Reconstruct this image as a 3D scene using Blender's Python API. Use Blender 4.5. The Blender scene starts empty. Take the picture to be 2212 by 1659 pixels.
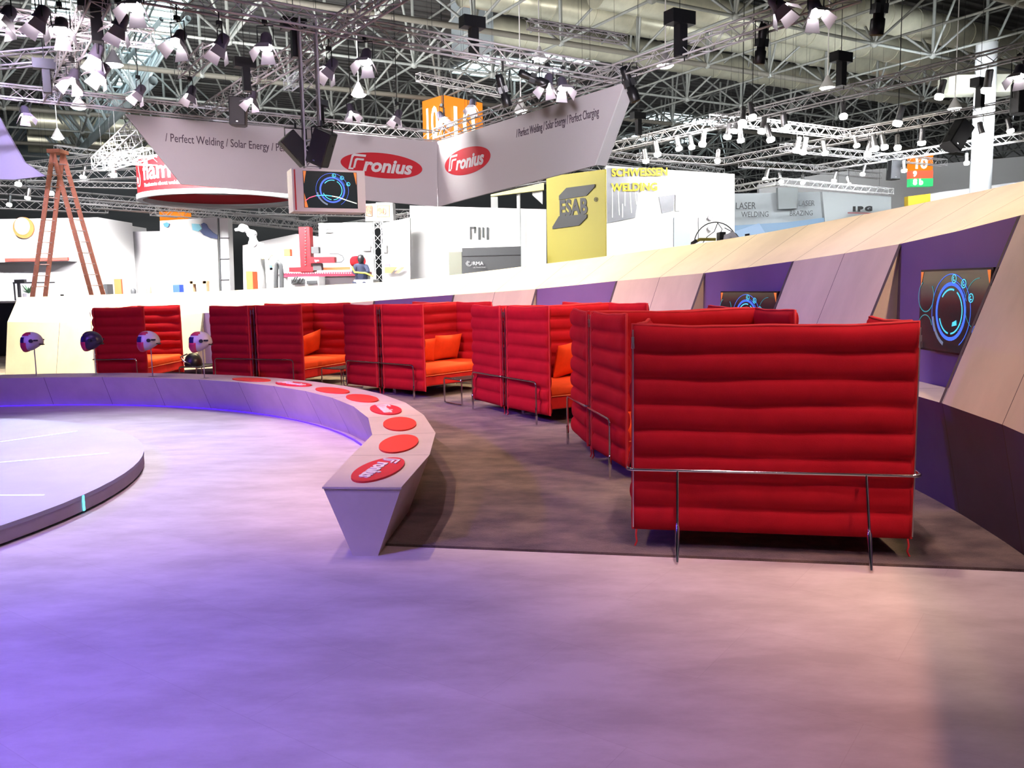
import bpy, math, random
from mathutils import Vector, Matrix
random.seed(7)
PI=math.pi
S=bpy.context.scene; COL=S.collection
# ------------------------------------------------------------ camera, world, lights, exposure
FPX,PITCH,ROLL,CH=1800.0,.117,.0182,1.626
IW,IH=2212,1659
cd=bpy.data.cameras.new('camera'); cam=bpy.data.objects.new('camera',cd); COL.objects.link(cam)
cd.sensor_fit='HORIZONTAL'; cd.sensor_width=36; cd.lens=36*FPX/IW; cd.clip_end=400
_c,_s=math.cos(PITCH),math.sin(PITCH)
_f=Vector((0,_c,-_s)); _u=Vector((0,_s,_c)); _r=Vector((1,0,0))
_cr,_sr=math.cos(ROLL),math.sin(ROLL)
_r2=_r*_cr-_u*_sr; _u2=_u*_cr+_r*_sr
cam.matrix_world=Matrix(((_r2.x,_u2.x,-_f.x,0),(_r2.y,_u2.y,-_f.y,0),(_r2.z,_u2.z,-_f.z,CH),(0,0,0,1)))
S.camera=cam
S.view_settings.view_transform='Standard'; S.view_settings.look='None'; S.view_settings.gamma=1
S.cycles.debug_use_spatial_splits=True; S.cycles.use_light_tree=False; S.cycles.max_bounces=5; S.cycles.diffuse_bounces=2; S.cycles.glossy_bounces=3; S.cycles.transmission_bounces=1; S.cycles.sample_clamp_indirect=4; S.cycles.use_adaptive_sampling=True; S.cycles.adaptive_threshold=.07
S.view_settings.exposure=0.0; S.view_settings.use_curve_mapping=False
W=bpy.data.worlds.new('world'); S.world=W; W.use_nodes=True
W.node_tree.nodes['Background'].inputs[0].default_value=(.93,.95,1,1)
W.node_tree.nodes['Background'].inputs[1].default_value=.16
W.cycles.sampling_method='NONE'

def look(o,t):
    o.rotation_euler=(Vector(t)-o.location).to_track_quat('-Z','Y').to_euler()
def spot(name,loc,tgt,power,color,ang=60,rad=.08,blend=.5):
    l=bpy.data.lights.new(name,'SPOT'); l.energy=power; l.color=color; l.spot_size=math.radians(ang); l.spot_blend=blend; l.shadow_soft_size=rad
    o=bpy.data.objects.new(name,l); COL.objects.link(o); o.location=loc; look(o,tgt); return o
def area(name,loc,tgt,power,color,sx,sy):
    l=bpy.data.lights.new(name,'AREA'); l.shape='RECTANGLE'; l.size=sx; l.size_y=sy; l.energy=power; l.color=color
    o=bpy.data.objects.new(name,l); COL.objects.link(o); o.location=loc; look(o,tgt); return o
# floor washes of the stage rig
spot('wash_violet',(-6.0,0.2,6.4),(-4.3,1.9,0),4890,(.15,.06,1),72,.15,1)
spot('wash_lilac',(-5.0,11.6,6.3),(-5.2,8.2,0),3800,(.84,.86,1),62,.1,1)
spot('bench_violet_far',(-11.5,2.2,5.6),(-4.6,11.2,.3),4600,(.24,.08,1),46,.15,1)
spot('bench_violet_near',(-11,6.6,5.6),(-1.6,8.2,.3),3600,(.28,.10,1),42,.15,1)
spot('wash_violet_front',(-3.2,2.4,6.4),(-2.4,3.4,0),905,(.58,.46,1),72,.15,1)
spot('wash_pink',(-1.9,7.2,6.3),(-2.3,7.0,0),1008,(1,.64,.84),56,.05,1)
spot('wash_warm',(-2.9,6.2,6.3),(-.1,7.0,0),1234,(1,.66,.36),46,.04,.8)
spot('wash_amber_front',(4.5,1.2,6.2),(3.0,3.0,0),1113,(1,.48,.34),62,.1,1)
spot('wash_rose_front',(.8,-.6,6.4),(.7,2.6,0),380,(1,.62,.80),72,.2,1)
# sofas
spot('seat_key_near',(4.2,3.2,6.1),(1.0,9.3,.5),1330,(1,.60,.40),52,.06,.7)
spot('seat_key_far',(2.8,7.5,6.1),(-2.2,13.3,.6),1690,(1,.62,.40),52,.06,.7)
spot('sofa_side_rose',(-4.9,5.6,6.2),(-.7,10.7,.7),3300,(1,.55,.66),44,.08,.8)
spot('sofa_side_far',(-6.4,7.5,6.2),(-5.6,13.7,.7),240,(.9,.5,1),50,.08,.8)
spot('sofa_back_front',(1.1,3.3,6.2),(1.6,4.7,1.1),807,(1,.62,.62),40,.06,.9)
spot('lilac_wing',(-9,14,7.5),(-13,23,5),5440,(.72,.62,1),40,.2,.9)
# curved back wall: from above on its ridge, and on the sloping panels from the aisle behind the sofas
for th,pw in ((104,2300),(96,2600),(88,2600),(80,2600),(72,2600),(64,2600),(56,2300),(48,1900),(40,1200),(32,760),(24,560),(16,560),(8,620),(0,560),(-8,400)):
    t=math.radians(th); c,s_=math.cos(t),math.sin(t)
    spot('ridge_spot',(-7+12.3*c,6.3+12.3*s_,6.2),(-7+11.15*c,6.3+11.15*s_,2.0),pw,(1,.80,.47),58,.1,1)
for th,pw,cl in ((103,2900,(1,.9,.66)),(91,2900,(1,.9,.66)),(77,1500,(1,.88,.66)),(60,500,(1,.86,.78)),(45,450,(1,.86,.8)),(32,480,(1,.86,.76)),(19,260,(.85,.74,1)),(6,420,(.9,.68,1)),(-5,480,(1,.74,.55))):
    t=math.radians(th); c,s_=math.cos(t),math.sin(t)
    spot('panel_spot',(-7+8.7*c,6.3+8.7*s_,6.2),(-7+10.3*c,6.3+10.3*s_,.9),pw,cl,64,.1,1)
spot('tower_wash',(-1.2,9.5,5.8),(-3.6,15.6,5.2),420,(.85,.74,1),40,.1,1)
# banner, hall beyond
spot('banner_wash_left',(-7.6,13.0,5.2),(-7.4,21,5.1),2520,(1,.84,.94),85,.3,1)
spot('banner_wash_right',(.8,12.0,5.2),(1.6,18,5.1),2250,(.97,.9,1),85,.3,1)
spot('banner_foot',(-1.5,15.5,3.0),(-2,25,4.6),250,(1,.78,.66),60,.2,.9)
for i,(x,y,tx,ty,pw) in enumerate([(-15,25,-13,36,3900),(-7.5,25.5,-7,38,4200),(8.5,28,6,36,1500)]):
    area('booth_key',(x,y,6.9),(tx,ty,1.5),pw,(1,.99,.97),6,.6)
area('booth_key',(17,33,8),(18,48,3.5),1700,(.9,.96,1),6,.6)
# uplight of the roof from the lit booths
area('hall_up',(-4,36,7.6),(-4,36,14),420,(.85,.95,1),24,8)
area('hall_up',(12,26,8.2),(12,30,14),380,(1,.95,.76),20,10)
area('hall_up',(-9,20,8.4),(-9,24,14),190,(.85,.85,1),10,8)

# ------------------------------------------------------------ pixel helpers (photograph frame)
def ray(px,py):
    a=px-IW/2; b=py-IH/2
    return (_f*FPX+_r2*a-_u2*b)/FPX
O=Vector((0,0,CH))
def atz(px,py,z): d=ray(px,py); return O+d*((z-CH)/d.z)
def aty(px,py,y): d=ray(px,py); return O+d*(y/d.y)
CX,CY=-7.0,6.3
def P(r,th,z): t=math.radians(th); return Vector((CX+r*math.cos(t),CY+r*math.sin(t),z))
def cyl(px,py,R):
    d=ray(px,py); ox,oy=-CX,-CY
    a=d.x**2+d.y**2; b=2*(ox*d.x+oy*d.y); c=ox*ox+oy*oy-R*R
    t=(-b+math.sqrt(b*b-4*a*c))/(2*a); p=O+d*t
    return math.degrees(math.atan2(p.y-CY,p.x-CX)),p.z

# ------------------------------------------------------------ materials
MATS={}
def mat(name,col,rough=.5,metal=0,emit=0,ecol=None,noise=0,nscale=5,col2=None,stretch=(1,1,1),bump=0,bscale=60,sheen=0,spec=None,rot=0):
    if name in MATS: return MATS[name]
    m=bpy.data.materials.new(name); m.use_nodes=True; nt=m.node_tree; b=nt.nodes['Principled BSDF']
    b.inputs['Base Color'].default_value=(*col,1); b.inputs['Roughness'].default_value=rough; b.inputs['Metallic'].default_value=metal
    if spec is not None: b.inputs['Specular IOR Level'].default_value=spec
    if emit: b.inputs['Emission Color'].default_value=(*(ecol or col),1); b.inputs['Emission Strength'].default_value=emit
    if sheen: b.inputs['Sheen Weight'].default_value=sheen; b.inputs['Sheen Roughness'].default_value=.5
    tc=nt.nodes.new('ShaderNodeTexCoord'); mp=nt.nodes.new('ShaderNodeMapping'); nt.links.new(tc.outputs['Object'],mp.inputs[0]); mp.inputs['Scale'].default_value=stretch; mp.inputs['Rotation'].default_value=(0,0,rot)
    if noise or col2:
        n=nt.nodes.new('ShaderNodeTexNoise'); n.inputs['Scale'].default_value=nscale; n.inputs['Detail'].default_value=6; n.inputs['Roughness'].default_value=.62
        nt.links.new(mp.outputs[0],n.inputs[0])
        r=nt.nodes.new('ShaderNodeValToRGB'); r.color_ramp.elements[0].position=.36; r.color_ramp.elements[1].position=.66
        c2=col2 or tuple(max(0,c*(1-noise)) for c in col)
        r.color_ramp.elements[0].color=(*c2,1); r.color_ramp.elements[1].color=(*col,1)
        nt.links.new(n.outputs[0],r.inputs[0]); nt.links.new(r.outputs[0],b.inputs['Base Color'])
    if bump:
        n2=nt.nodes.new('ShaderNodeTexNoise'); n2.inputs['Scale'].default_value=bscale; n2.inputs['Detail'].default_value=3
        nt.links.new(tc.outputs['Object'],n2.inputs[0])
        bp=nt.nodes.new('ShaderNodeBump'); bp.inputs['Strength'].default_value=bump; bp.inputs['Distance'].default_value=.01
        nt.links.new(n2.outputs[0],bp.inputs['Height']); nt.links.new(bp.outputs[0],b.inputs['Normal'])
    if emit and name!='blue_led': m.cycles.emission_sampling='NONE'
    MATS[name]=m; return m
M_lam=mat('cream_laminate',(.72,.66,.54),.42,noise=.16,nscale=1.6,stretch=(1,1,.35))
M_bench=mat('bench_laminate',(.62,.56,.5),.4,noise=.14,nscale=2.2)
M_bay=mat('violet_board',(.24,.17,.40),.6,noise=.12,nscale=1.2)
M_seam=mat('seam',(.09,.08,.08),.7)
M_skirt=mat('skirt_shade_tint',(.10,.08,.18),.5,noise=.1)  # laminate of the overhang, its shade and violet light put into the colour
M_red=mat('red_wool',(.39,.008,.017),.88,noise=.12,nscale=9,bump=.18,bscale=260,spec=.12)
M_redin=mat('red_wool_inner',(.66,.028,.026),.88,noise=.1,nscale=9,bump=.18,bscale=260,spec=.12)
M_orange=mat('orange_red_wool',(.90,.085,.02),.85,noise=.1,nscale=9,bump=.15,bscale=260,spec=.15)
M_pipe=mat('red_piping',(.50,.016,.022),.8)
M_opipe=mat('orange_piping',(.8,.16,.06),.7)
M_chrome=mat('chrome',(.8,.79,.8),.12,1)
M_steel=mat('satin_steel',(.62,.61,.62),.35,1)
M_alu=mat('truss_aluminium',(.72,.69,.70),.38,.25)
M_galv=mat('roof_steel',(.27,.28,.265),.6,.2,noise=.2,nscale=3)
M_galvb=mat('roof_steel_brown',(.13,.12,.10),.6,.1)
M_duct=mat('duct_sheet',(.60,.58,.45),.36,.5,noise=.25,nscale=1.1)
M_deck=mat('roof_deck',(.05,.048,.048),.8)
M_black=mat('black_plastic',(.008,.008,.010),.4)
M_blackm=mat('black_metal',(.02,.02,.022),.45,.3)
M_white=mat('white_board',(.86,.85,.85),.55)
M_whiteg=mat('white_gloss',(.85,.85,.86),.25)
M_banner=mat('banner_fabric',(.74,.69,.71),.8)
M_logored=mat('logo_red',(.62,.02,.035),.5)
M_discred=mat('disc_red',(.75,.05,.03),.55)
M_ink=mat('ink',(.10,.07,.10),.7)
M_lampglow=mat('lamp_glow',(1,.98,.95),.5,emit=12,ecol=(1,.97,.93))
M_lampwarm=mat('lamp_glow_warm',(1,.85,.6),.5,emit=14,ecol=(1,.82,.55))
M_lens=mat('lens_amber',(1,.7,.4),.3,emit=1.5,ecol=(1,.62,.32))
M_barn=mat('barn_door',(.66,.60,.68),.45,.3)
M_grey=mat('grey_paint',(.42,.43,.44),.5)
M_lgrey=mat('light_grey_paint',(.62,.63,.63),.6)
M_dgrey=mat('dark_grey_panel',(.055,.058,.062),.5)
M_yellow=mat('sign_yellow',(.30,.25,.03),.6)
M_orange_em=mat('orange_lightbox',(.25,.06,.005),.5,emit=.95,ecol=(1,.27,.01))
M_white_em=mat('white_lightbox',(1,1,.9),.5,emit=1.5,ecol=(1,.97,.8))
M_wood=mat('ladder_wood',(.62,.25,.13),.6,noise=.2,nscale=12)
M_blueg=mat('pale_blue_panel',(.22,.34,.5),.5)
M_navy=mat('navy',(.02,.022,.05),.5)
M_cy=mat('cyan_led',(.1,.8,1),.5,emit=3,ecol=(.1,.75,1))
M_led=mat('white_led',(1,1,1),.5,emit=1.3,ecol=(.85,.97,1))
M_ledblue=mat('blue_led',(.1,.05,1),.5,emit=2.2,ecol=(.05,.012,1))
M_sky=mat('skylight_glass',(.8,.95,1),.3,emit=4.5,ecol=(.78,.94,1))

# ------------------------------------------------------------ mesh builder
def adopt(o,parent,world=False):
    o.parent=parent
    if world:
        M=Matrix.Identity(4); p=parent
        while p:
            if p.type=='EMPTY' or p.location.length>0: M=Matrix.Translation(p.location)@p.rotation_euler.to_matrix().to_4x4()@M
            p=p.parent if p.parent and p.parent.type=='EMPTY' and False else None
        o.matrix_parent_inverse=M.inverted()
class MB:
    def __init__(s): s.v=[]; s.f=[]; s.m=[]; s.sm=[]
    def add(s,vs,fs,mi=0,smooth=False):
        o=len(s.v); s.v+=[tuple(v) for v in vs]; s.f+=[tuple(i+o for i in f) for f in fs]; s.m+=[mi]*len(fs); s.sm+=[smooth]*len(fs); return s
    def hexa(s,p,mi=0):  # 8 points: bottom loop 0-3, top loop 4-7
        return s.add(p,[(3,2,1,0),(4,5,6,7),(0,1,5,4),(1,2,6,5),(2,3,7,6),(3,0,4,7)],mi)
    def box(s,c,d,rz=0,mi=0,M=None):
        c=Vector(c); R=M or Matrix.Rotation(rz,3,'Z'); h=[x/2 for x in d]
        p=[c+R@Vector((sx*h[0],sy*h[1],sz*h[2])) for sz in(-1,1) for sx,sy in((-1,-1),(1,-1),(1,1),(-1,1))]
        return s.hexa(p,mi)
    def tube(s,a,b,r,n=6,r2=None,mi=0,cap=True):
        a=Vector(a);b=Vector(b); d=(b-a)
        if d.length<1e-6: return s
        d.normalize(); u=d.orthogonal().normalized(); w=d.cross(u); r2=r if r2 is None else r2
        vs=[a+(u*math.cos(2*PI*i/n)+w*math.sin(2*PI*i/n))*r for i in range(n)]+[b+(u*math.cos(2*PI*i/n)+w*math.sin(2*PI*i/n))*r2 for i in range(n)]
        fs=[(i,(i+1)%n,n+(i+1)%n,n+i) for i in range(n)]
        s.add(vs,fs,mi,True)
        if cap: s.add(vs,[tuple(reversed(range(n))),tuple(range(n,2*n))],mi)
        return s
    def path(s,pts,r,n=8,mi=0,closed=False):
        pts=[Vector(p) for p in pts]; N=len(pts); rings=[]; prev=None
        for i,p in enumerate(pts):
            a=pts[i-1] if (i>0 or closed) else p; b=pts[(i+1)%N] if (i<N-1 or closed) else p
            t=(b-a).normalized()
            if prev is None: u=t.orthogonal().normalized()
            else:
                u=prev-t*prev.dot(t); u=u.normalized() if u.length>1e-6 else t.orthogonal().normalized()
            prev=u; w=t.cross(u); rr=r[i] if isinstance(r,(list,tuple)) else r
            rings.append([p+(u*math.cos(2*PI*k/n)+w*math.sin(2*PI*k/n))*rr for k in range(n)])
        vs=[v for R in rings for v in R]; fs=[]
        for i in range(N-1 if not closed else N):
            j=(i+1)%N
            fs+=[(i*n+k,i*n+(k+1)%n,j*n+(k+1)%n,j*n+k) for k in range(n)]
        s.add(vs,fs,mi,True)
        if not closed: s.add(vs,[tuple(reversed(range(n))),tuple((N-1)*n+k for k in range(n))],mi)
        return s
    def lathe(s,prof,c=(0,0,0),n=24,mi=0,M=None,smooth=True):
        c=Vector(c); R=M or Matrix.Identity(3); vs=[]; fs=[]
        for r,z in prof:
            for k in range(n): vs.append(c+R@Vector((r*math.cos(2*PI*k/n),r*math.sin(2*PI*k/n),z)))
        for i in range(len(prof)-1):
            fs+=[(i*n+k,i*n+(k+1)%n,(i+1)*n+(k+1)%n,(i+1)*n+k) for k in range(n)]
        return s.add(vs,fs,mi,smooth)
    def prism(s,poly,ex,mi=0):  # polygon of Vectors extruded along ex
        poly=[Vector(p) for p in poly]; ex=Vector(ex); n=len(poly)
        vs=poly+[p+ex for p in poly]
        return s.add(vs,[tuple(reversed(range(n))),tuple(range(n,2*n))]+[(i,(i+1)%n,n+(i+1)%n,n+i) for i in range(n)],mi)
    def build(s,name,mats,parent=None,loc=None,rot=None,recalc=True,world=False):
        me=bpy.data.meshes.new(name); me.from_pydata(s.v,[],s.f)
        for m in (mats if isinstance(mats,(list,tuple)) else [mats]): me.materials.append(m)
        me.polygons.foreach_set('material_index',s.m); me.polygons.foreach_set('use_smooth',s.sm)
        if recalc:
            import bmesh
            b=bmesh.new(); b.from_mesh(me); bmesh.ops.recalc_face_normals(b,faces=b.faces); b.to_mesh(me); b.free()
        me.update(); o=bpy.data.objects.new(name,me); COL.objects.link(o)
        if parent: adopt(o,parent,world)
        if loc is not None: o.location=loc
        if rot is not None: o.rotation_euler=rot
        return o
def tag(o,label,cat,group=None,kind=None):
    o['label']=label; o['category']=cat
    if group: o['group']=group
    if kind: o['kind']=kind
    return o
def struct(o,label=None):
    o['kind']='structure'
    if label: o['label']=label
    return o
def empty(name,loc,rz,label,cat,group=None):
    o=bpy.data.objects.new(name,None); COL.objects.link(o); o.empty_display_size=.2
    o.location=loc; o.rotation_euler=(0,0,rz); return tag(o,label,cat,group)
KIDS={}
def kids(o): return [c for c in bpy.data.objects if c.parent==o]
def dup(root,loc,rz,label,group=None,skip=('clamp','hanger')):
    r=root.copy(); COL.objects.link(r); r.location=loc; r.rotation_euler=(0,0,rz); r['label']=label
    if group: r['group']=group
    for ch in kids(root):
        if ch.name.split('.')[0] in skip: continue
        c=ch.copy(); COL.objects.link(c); c.parent=r
        for g in kids(ch):
            d=g.copy(); COL.objects.link(d); d.parent=c
    return r
def text_mesh(name,txt,size,M4,m,parent=None,shear=0,off=0,ex=.004,sx=1,align='LEFT',space=1,bend=None,world=True):
    """flat lettering in the local x/y plane of M4"""
    c=bpy.data.curves.new(name,'FONT'); c.body=txt; c.size=size; c.shear=shear; c.offset=off; c.extrude=ex; c.align_x=align; c.space_character=space; c.resolution_u=3
    t=bpy.data.objects.new(name,c); COL.objects.link(t)
    dg=bpy.context.evaluated_depsgraph_get(); me=bpy.data.meshes.new_from_object(t.evaluated_get(dg))
    bpy.data.objects.remove(t); bpy.data.curves.remove(c)
    for v in me.vertices:
        p=Vector((v.co.x*sx,v.co.y,v.co.z))
        v.co=bend(p) if bend else M4@p
    me.materials.clear(); me.materials.append(m); me.name=name
    o=bpy.data.objects.new(name,me); COL.objects.link(o)
    if parent: adopt(o,parent,world)
    return o
def frame(o,x,y):
    """4x4 from origin, x axis, y axis"""
    x=Vector(x).normalized(); z=x.cross(Vector(y)).normalized(); y=z.cross(x)
    return Matrix(((x.x,y.x,z.x,o[0]),(x.y,y.y,z.y,o[1]),(x.z,y.z,z.z,o[2]),(0,0,0,1)))

# ------------------------------------------------------------ the hall floor, carpet, platform
def floor_mat():
    m=mat('floor_laminate',(.60,.55,.54),.6,spec=.25,noise=.3,nscale=2.2,bump=.03,bscale=8,rot=.5)
    nt=m.node_tree; b=nt.nodes['Principled BSDF']
    ramp=[n for n in nt.nodes if n.type=='VALTORGB'][0]; mp=[n for n in nt.nodes if n.type=='MAPPING'][0]
    ns=[n for n in nt.nodes if n.type=='TEX_NOISE'][0]; ns.inputs['Detail'].default_value=9; ns.inputs['Roughness'].default_value=.66; ramp.color_ramp.elements[0].color=(.45,.405,.395,1); ramp.color_ramp.elements[0].position=.38; ramp.color_ramp.elements[1].position=.62
    mp.inputs['Scale'].default_value=(.55,1.3,1)
    tc=[n for n in nt.nodes if n.type=='TEX_COORD'][0]
    br=nt.nodes.new('ShaderNodeTexBrick'); br.inputs['Scale'].default_value=1; br.inputs['Mortar Size'].default_value=.0018; br.inputs['Brick Width'].default_value=1.3; br.inputs['Row Height'].default_value=.62; br.inputs['Mortar Smooth'].default_value=.3
    br.inputs['Color1'].default_value=(1,1,1,1); br.inputs['Color2'].default_value=(.95,.95,.95,1); br.inputs['Mortar'].default_value=(.88,.86,.86,1)
    m2=nt.nodes.new('ShaderNodeMapping'); m2.inputs['Rotation'].default_value=(0,0,.62); nt.links.new(tc.outputs['Object'],m2.inputs[0]); nt.links.new(m2.outputs[0],br.inputs[0])
    mx=nt.nodes.new('ShaderNodeMix'); mx.data_type='RGBA'; mx.blend_type='MULTIPLY'; mx.inputs[0].default_value=1
    nt.links.new(ramp.outputs[0],mx.inputs[6]); nt.links.new(br.outputs[0],mx.inputs[7]); nt.links.new(mx.outputs[2],b.inputs['Base Color'])
    return m
M_floor=floor_mat()
struct(MB().add([(-60,-14,0),(60,-14,0),(60,75,0),(-60,75,0)],[(0,1,2,3)]).build('floor',M_floor),'pale mottled laminate exhibition floor')

M_carpet=mat('carpet',(.20,.155,.125),.95,col2=(.062,.045,.040),nscale=2.6,stretch=(1,1.6,1),bump=.9,bscale=160,sheen=.3,spec=.05,rot=.4)
b=MB(); TH=[-10.6+i*120.6/80 for i in range(81)]
for i in range(80):
    for j in range(1):
        a,c=TH[i],TH[i+1]
        ia,ic=[6.18+max(0,(8-t)/18.6)*.08 for t in (a,c)]; b.hexa([P(ia,a,0),P(10.09,a,0),P(10.09,c,0),P(ic,c,0),P(ia,a,.016),P(10.09,a,.016),P(10.09,c,.016),P(ic,c,.016)])
tag(b.build('carpet',M_carpet),'brown mottled cut-pile carpet lying in the arc behind the bench','carpet')

# round platform
M_plat=mat('platform_laminate',(.52,.52,.54),.5,noise=.1,nscale=2)
M_platside=mat('platform_side',(.50,.42,.40),.5,noise=.1)
pl=empty('round_stage',(CX,CY,0),0,'low round white stage on the floor at the left edge','stage')
b=MB(); R=3.8; N=96
b.lathe([(R,.11),(R,.14)],n=N,smooth=False); b.add([(R*math.cos(2*PI*k/N),R*math.sin(2*PI*k/N),.14) for k in range(N)],[tuple(range(N))])
b.build('stage_top',M_plat,pl)
MB().lathe([(R-.06,0),(R-.06,.02),(R-.003,.02),(R-.003,.11)],n=N,smooth=False).build('stage_side',M_platside,pl)
for th in (-3.5,23.5,50,-31,77):
    t=math.radians(th); c,s_=math.cos(t),math.sin(t)
    o=MB().box(((R-1.95)*c,(R-1.95)*s_,.1405),(3.3,.014,.004),t).build('light_strip',M_led,pl)
o=MB().box(((R+.001)*math.cos(math.radians(-3.5)),(R+.001)*math.sin(math.radians(-3.5)),.078),(.006,.02,.115),math.radians(-3.5)).build('edge_light',M_cy,pl); o['label']='cyan glowing strip in the edge of the stage'

# curved bench
bn=empty('curved_bench',(CX,CY,0),0,'long curved laminate bench with wedge section and square cut end, red ovals on top','bench')
A=[-10.8,-3.6,4.6,13.7,22,30,38,46,54,62,70.3,79,88,97,106,115]
RI=[5.96,5.84,5.86,5.82,5.79,5.77,5.76,5.75]+[5.75]*8
RO=[6.46,6.41,6.38,6.34,6.34,6.34,6.34,6.34]+[6.34]*8
sections=[]
for th,ri,ro in zip(A,RI,RO):
    sections.append([P(ri,th,.43),P(ro,th,.43),P(ro-.17,th,0),P(ri+.19,th,0)])
sections[0]=[Vector((-1.17,4.99,.43)),Vector((-.68,4.94,.43)),Vector((-.84,4.945,0)),Vector((-.995,4.955,0))]
def lerp(a,b,t): return a+(b-a)*t
def faceted(secs,quads,seam=.003):
    """quads: list of (i,j,material) edges of the section"""
    b=MB()
    for k in range(len(secs)-1):
        a,c=secs[k],secs[k+1]
        for i,j,mi in quads:
            L=max((c[i]-a[i]).length,.01); t=seam/L
            t0=t if k>0 else 0; t1=1-t if k<len(secs)-2 else 1
            q=[lerp(a[i],c[i],t0),lerp(a[j],c[j],t0),lerp(a[j],c[j],t1),lerp(a[i],c[i],t1)]
            b.add(q,[(0,1,2,3)],mi)
            if k>0: b.add([a[i],a[j],q[1],q[0]],[(0,1,2,3)],1)
            if k<len(secs)-2: b.add([q[3],q[2],c[j],c[i]],[(0,1,2,3)],1)
    return b
b=faceted(sections,[(0,1,0)]); b.build('bench_top',[M_bench,M_seam],bn,world=True)
b=faceted(sections,[(1,2,0),(3,0,0)])
b.add(sections[0],[(0,1,2,3)]); b.add(sections[-1],[(0,1,2,3)])
b.build('bench_body',[M_bench,M_seam],bn,world=True)
# thin proud lip of the top at the cut end
q=sections[0]; MB().hexa([q[0]+Vector((0,-.012,-.012)),q[1]+Vector((0,-.012,-.012)),q[1]+Vector((0,.001,-.012)),q[0]+Vector((0,.001,-.012)),q[0]+Vector((0,-.012,0)),q[1]+Vector((0,-.012,0)),q[1]+Vector((0,.001,0)),q[0]+Vector((0,.001,0))]).build('end_lip',M_bench,bn,world=True)
led=MB(); LA=[2+i*4 for i in range(29)]
for i in range(28):
    led.hexa([P(5.865,LA[i],.004),P(5.885,LA[i],.004),P(5.885,LA[i+1],.004),P(5.865,LA[i+1],.004),P(5.865,LA[i],.014),P(5.885,LA[i],.014),P(5.885,LA[i+1],.014),P(5.865,LA[i+1],.014)])
o=led.build('light_strip',M_ledblue,bn,world=True); o['label']='glowing blue strip along the foot of the bench'

# ellipses with the logo
def logo_mesh(name,size,M4,m,parent,off=.004,sx=1):
    """company word mark: custom first letter and slanted heavy letters, centred"""
    o=text_mesh(name,'ronius',size,M4@Matrix.Translation((-size*1.18*sx,-size*.34,0)),m,parent,shear=.28,off=size*.035,sx=1.12*sx)
    b=MB(); k=size; sh=.28; x0=-1.98*k*sx; y0=-.34*k; w=.12*k
    def q(pts):
        b.prism([M4@Vector((x0+(x*sx+sh*y)*k,y0+y*k,-.004)) for x,y in pts],(M4.to_3x3()@Vector((0,0,.008))))
    # outer stroke, inner stroke of the doubled letter
    q([(0,0),(.11,0),(.11,.62),(0,.62)]); q([(0,.62),(.11,.62),(.16,.72),(.80,.72),(.80,.84),(.10,.84),(0,.76)])
    q([(.11,0),(.28,0),(.28,.09),(.11,.09)])
    q([(.24,.09),(.36,.09),(.36,.46),(.24,.46)]); q([(.24,.46),(.36,.46),(.40,.52),(.74,.52),(.74,.62),(.33,.62),(.24,.56)])
    f=b.build(name,m,parent,world=True)
    return o
def ellipse_slab(a,bb,th,n=48):
    return [(a*math.cos(2*PI*k/n),bb*math.sin(2*PI*k/n)) for k in range(n)]
pos=['nearest the cut end of the bench','second from the cut end of the bench','third from the cut end of the bench','fourth from the cut end of the bench','fifth from the cut end','sixth from the cut end of the bench','seventh from the cut end of the bench','farthest, beside the helmet stands']
for i,(th,rr) in enumerate([(-8.2,6.17),(.3,6.12),(9.2,6.08),(18,6.04),(27.2,6.02),(35.8,6.0),(45.3,5.99),(54.4,5.99)]):
    c=P(rr,th,.43); t=math.radians(th); tx=Vector((math.sin(t),-math.cos(t),0)); up=Vector((math.cos(t),math.sin(t),0))
    logo=i in(0,3,6)
    e=empty('oval_pad',c,0,('red oval pad with white lettering, ' if logo else 'plain red oval pad on the bench top, ')+pos[i],'pad','red oval pads on the bench')
    b=MB(); b.prism([tx*x*.365+up*y*.145 for x,y in ellipse_slab(1,1,0)],(0,0,.012)); b.build('pad',M_logored if logo else M_discred,e)
    if logo: logo_mesh('lettering',.155,frame(c+Vector((0,0,.0145)),tx,up),M_whiteg,e)

# ------------------------------------------------------------ the curved wall round the booth
RT,RR,RS=10.4,11.25,9.95
pt_px=[(14,700),(18,691),(120,697),(300,688),(440,676),(600,666),(808,650),(960,638),(1150,625),(1330,607),(1520,590),(1715,564),(1943,527),(2205,465)]
rg_px=[(54,642),(120,640),(300,634),(450,630),(600,622),(860,607),(1150,573),(1400,541),(1600,512),(1800,475),(2000,437),(2212,392)]
TP=sorted(cyl(x,y,RT) for x,y in pt_px); RG=sorted(cyl(x,y,RR) for x,y in rg_px)
def interp(T,th):
    if th<=T[0][0]:
        (a,za),(b_,zb)=T[0],T[2]; return za+(zb-za)*(th-a)/(b_-a)
    if th>=T[-1][0]: return T[-1][1]
    for (a,za),(b_,zb) in zip(T,T[1:]):
        if a<=th<=b_: return za+(zb-za)*(th-a)/(b_-a)
def zs(th): return .78 if th<14 else max(.04,.78-(th-14)*.0092)
bx=lambda x,y: cyl(x,y,RT)[0]
bays=[(bx(2205,465),bx(1943,527)),(bx(1715,564),bx(1520,590)),(bx(1334,607),bx(1157,625)),(bx(982,637),bx(807,650)),(bx(600,666),bx(438,676))]
END=bx(16,700)
edges=set([-24,END])
prev=-24
for a,c in bays: edges|={a,c,(a+c)/2}
cuts=sorted(edges); full=[]
for a,c in zip(cuts,cuts[1:]):
    n=max(1,round((c-a)/5.2)); full+= [a+(c-a)*i/n for i in range(n)]
full.append(END)
def inbay(t): return any(a-1e-6<t<c-1e-6 for a,c in bays)
wb=MB(); g=.00
def quad(p,mi): wb.add(p,[(0,1,2,3)],mi)
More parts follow.
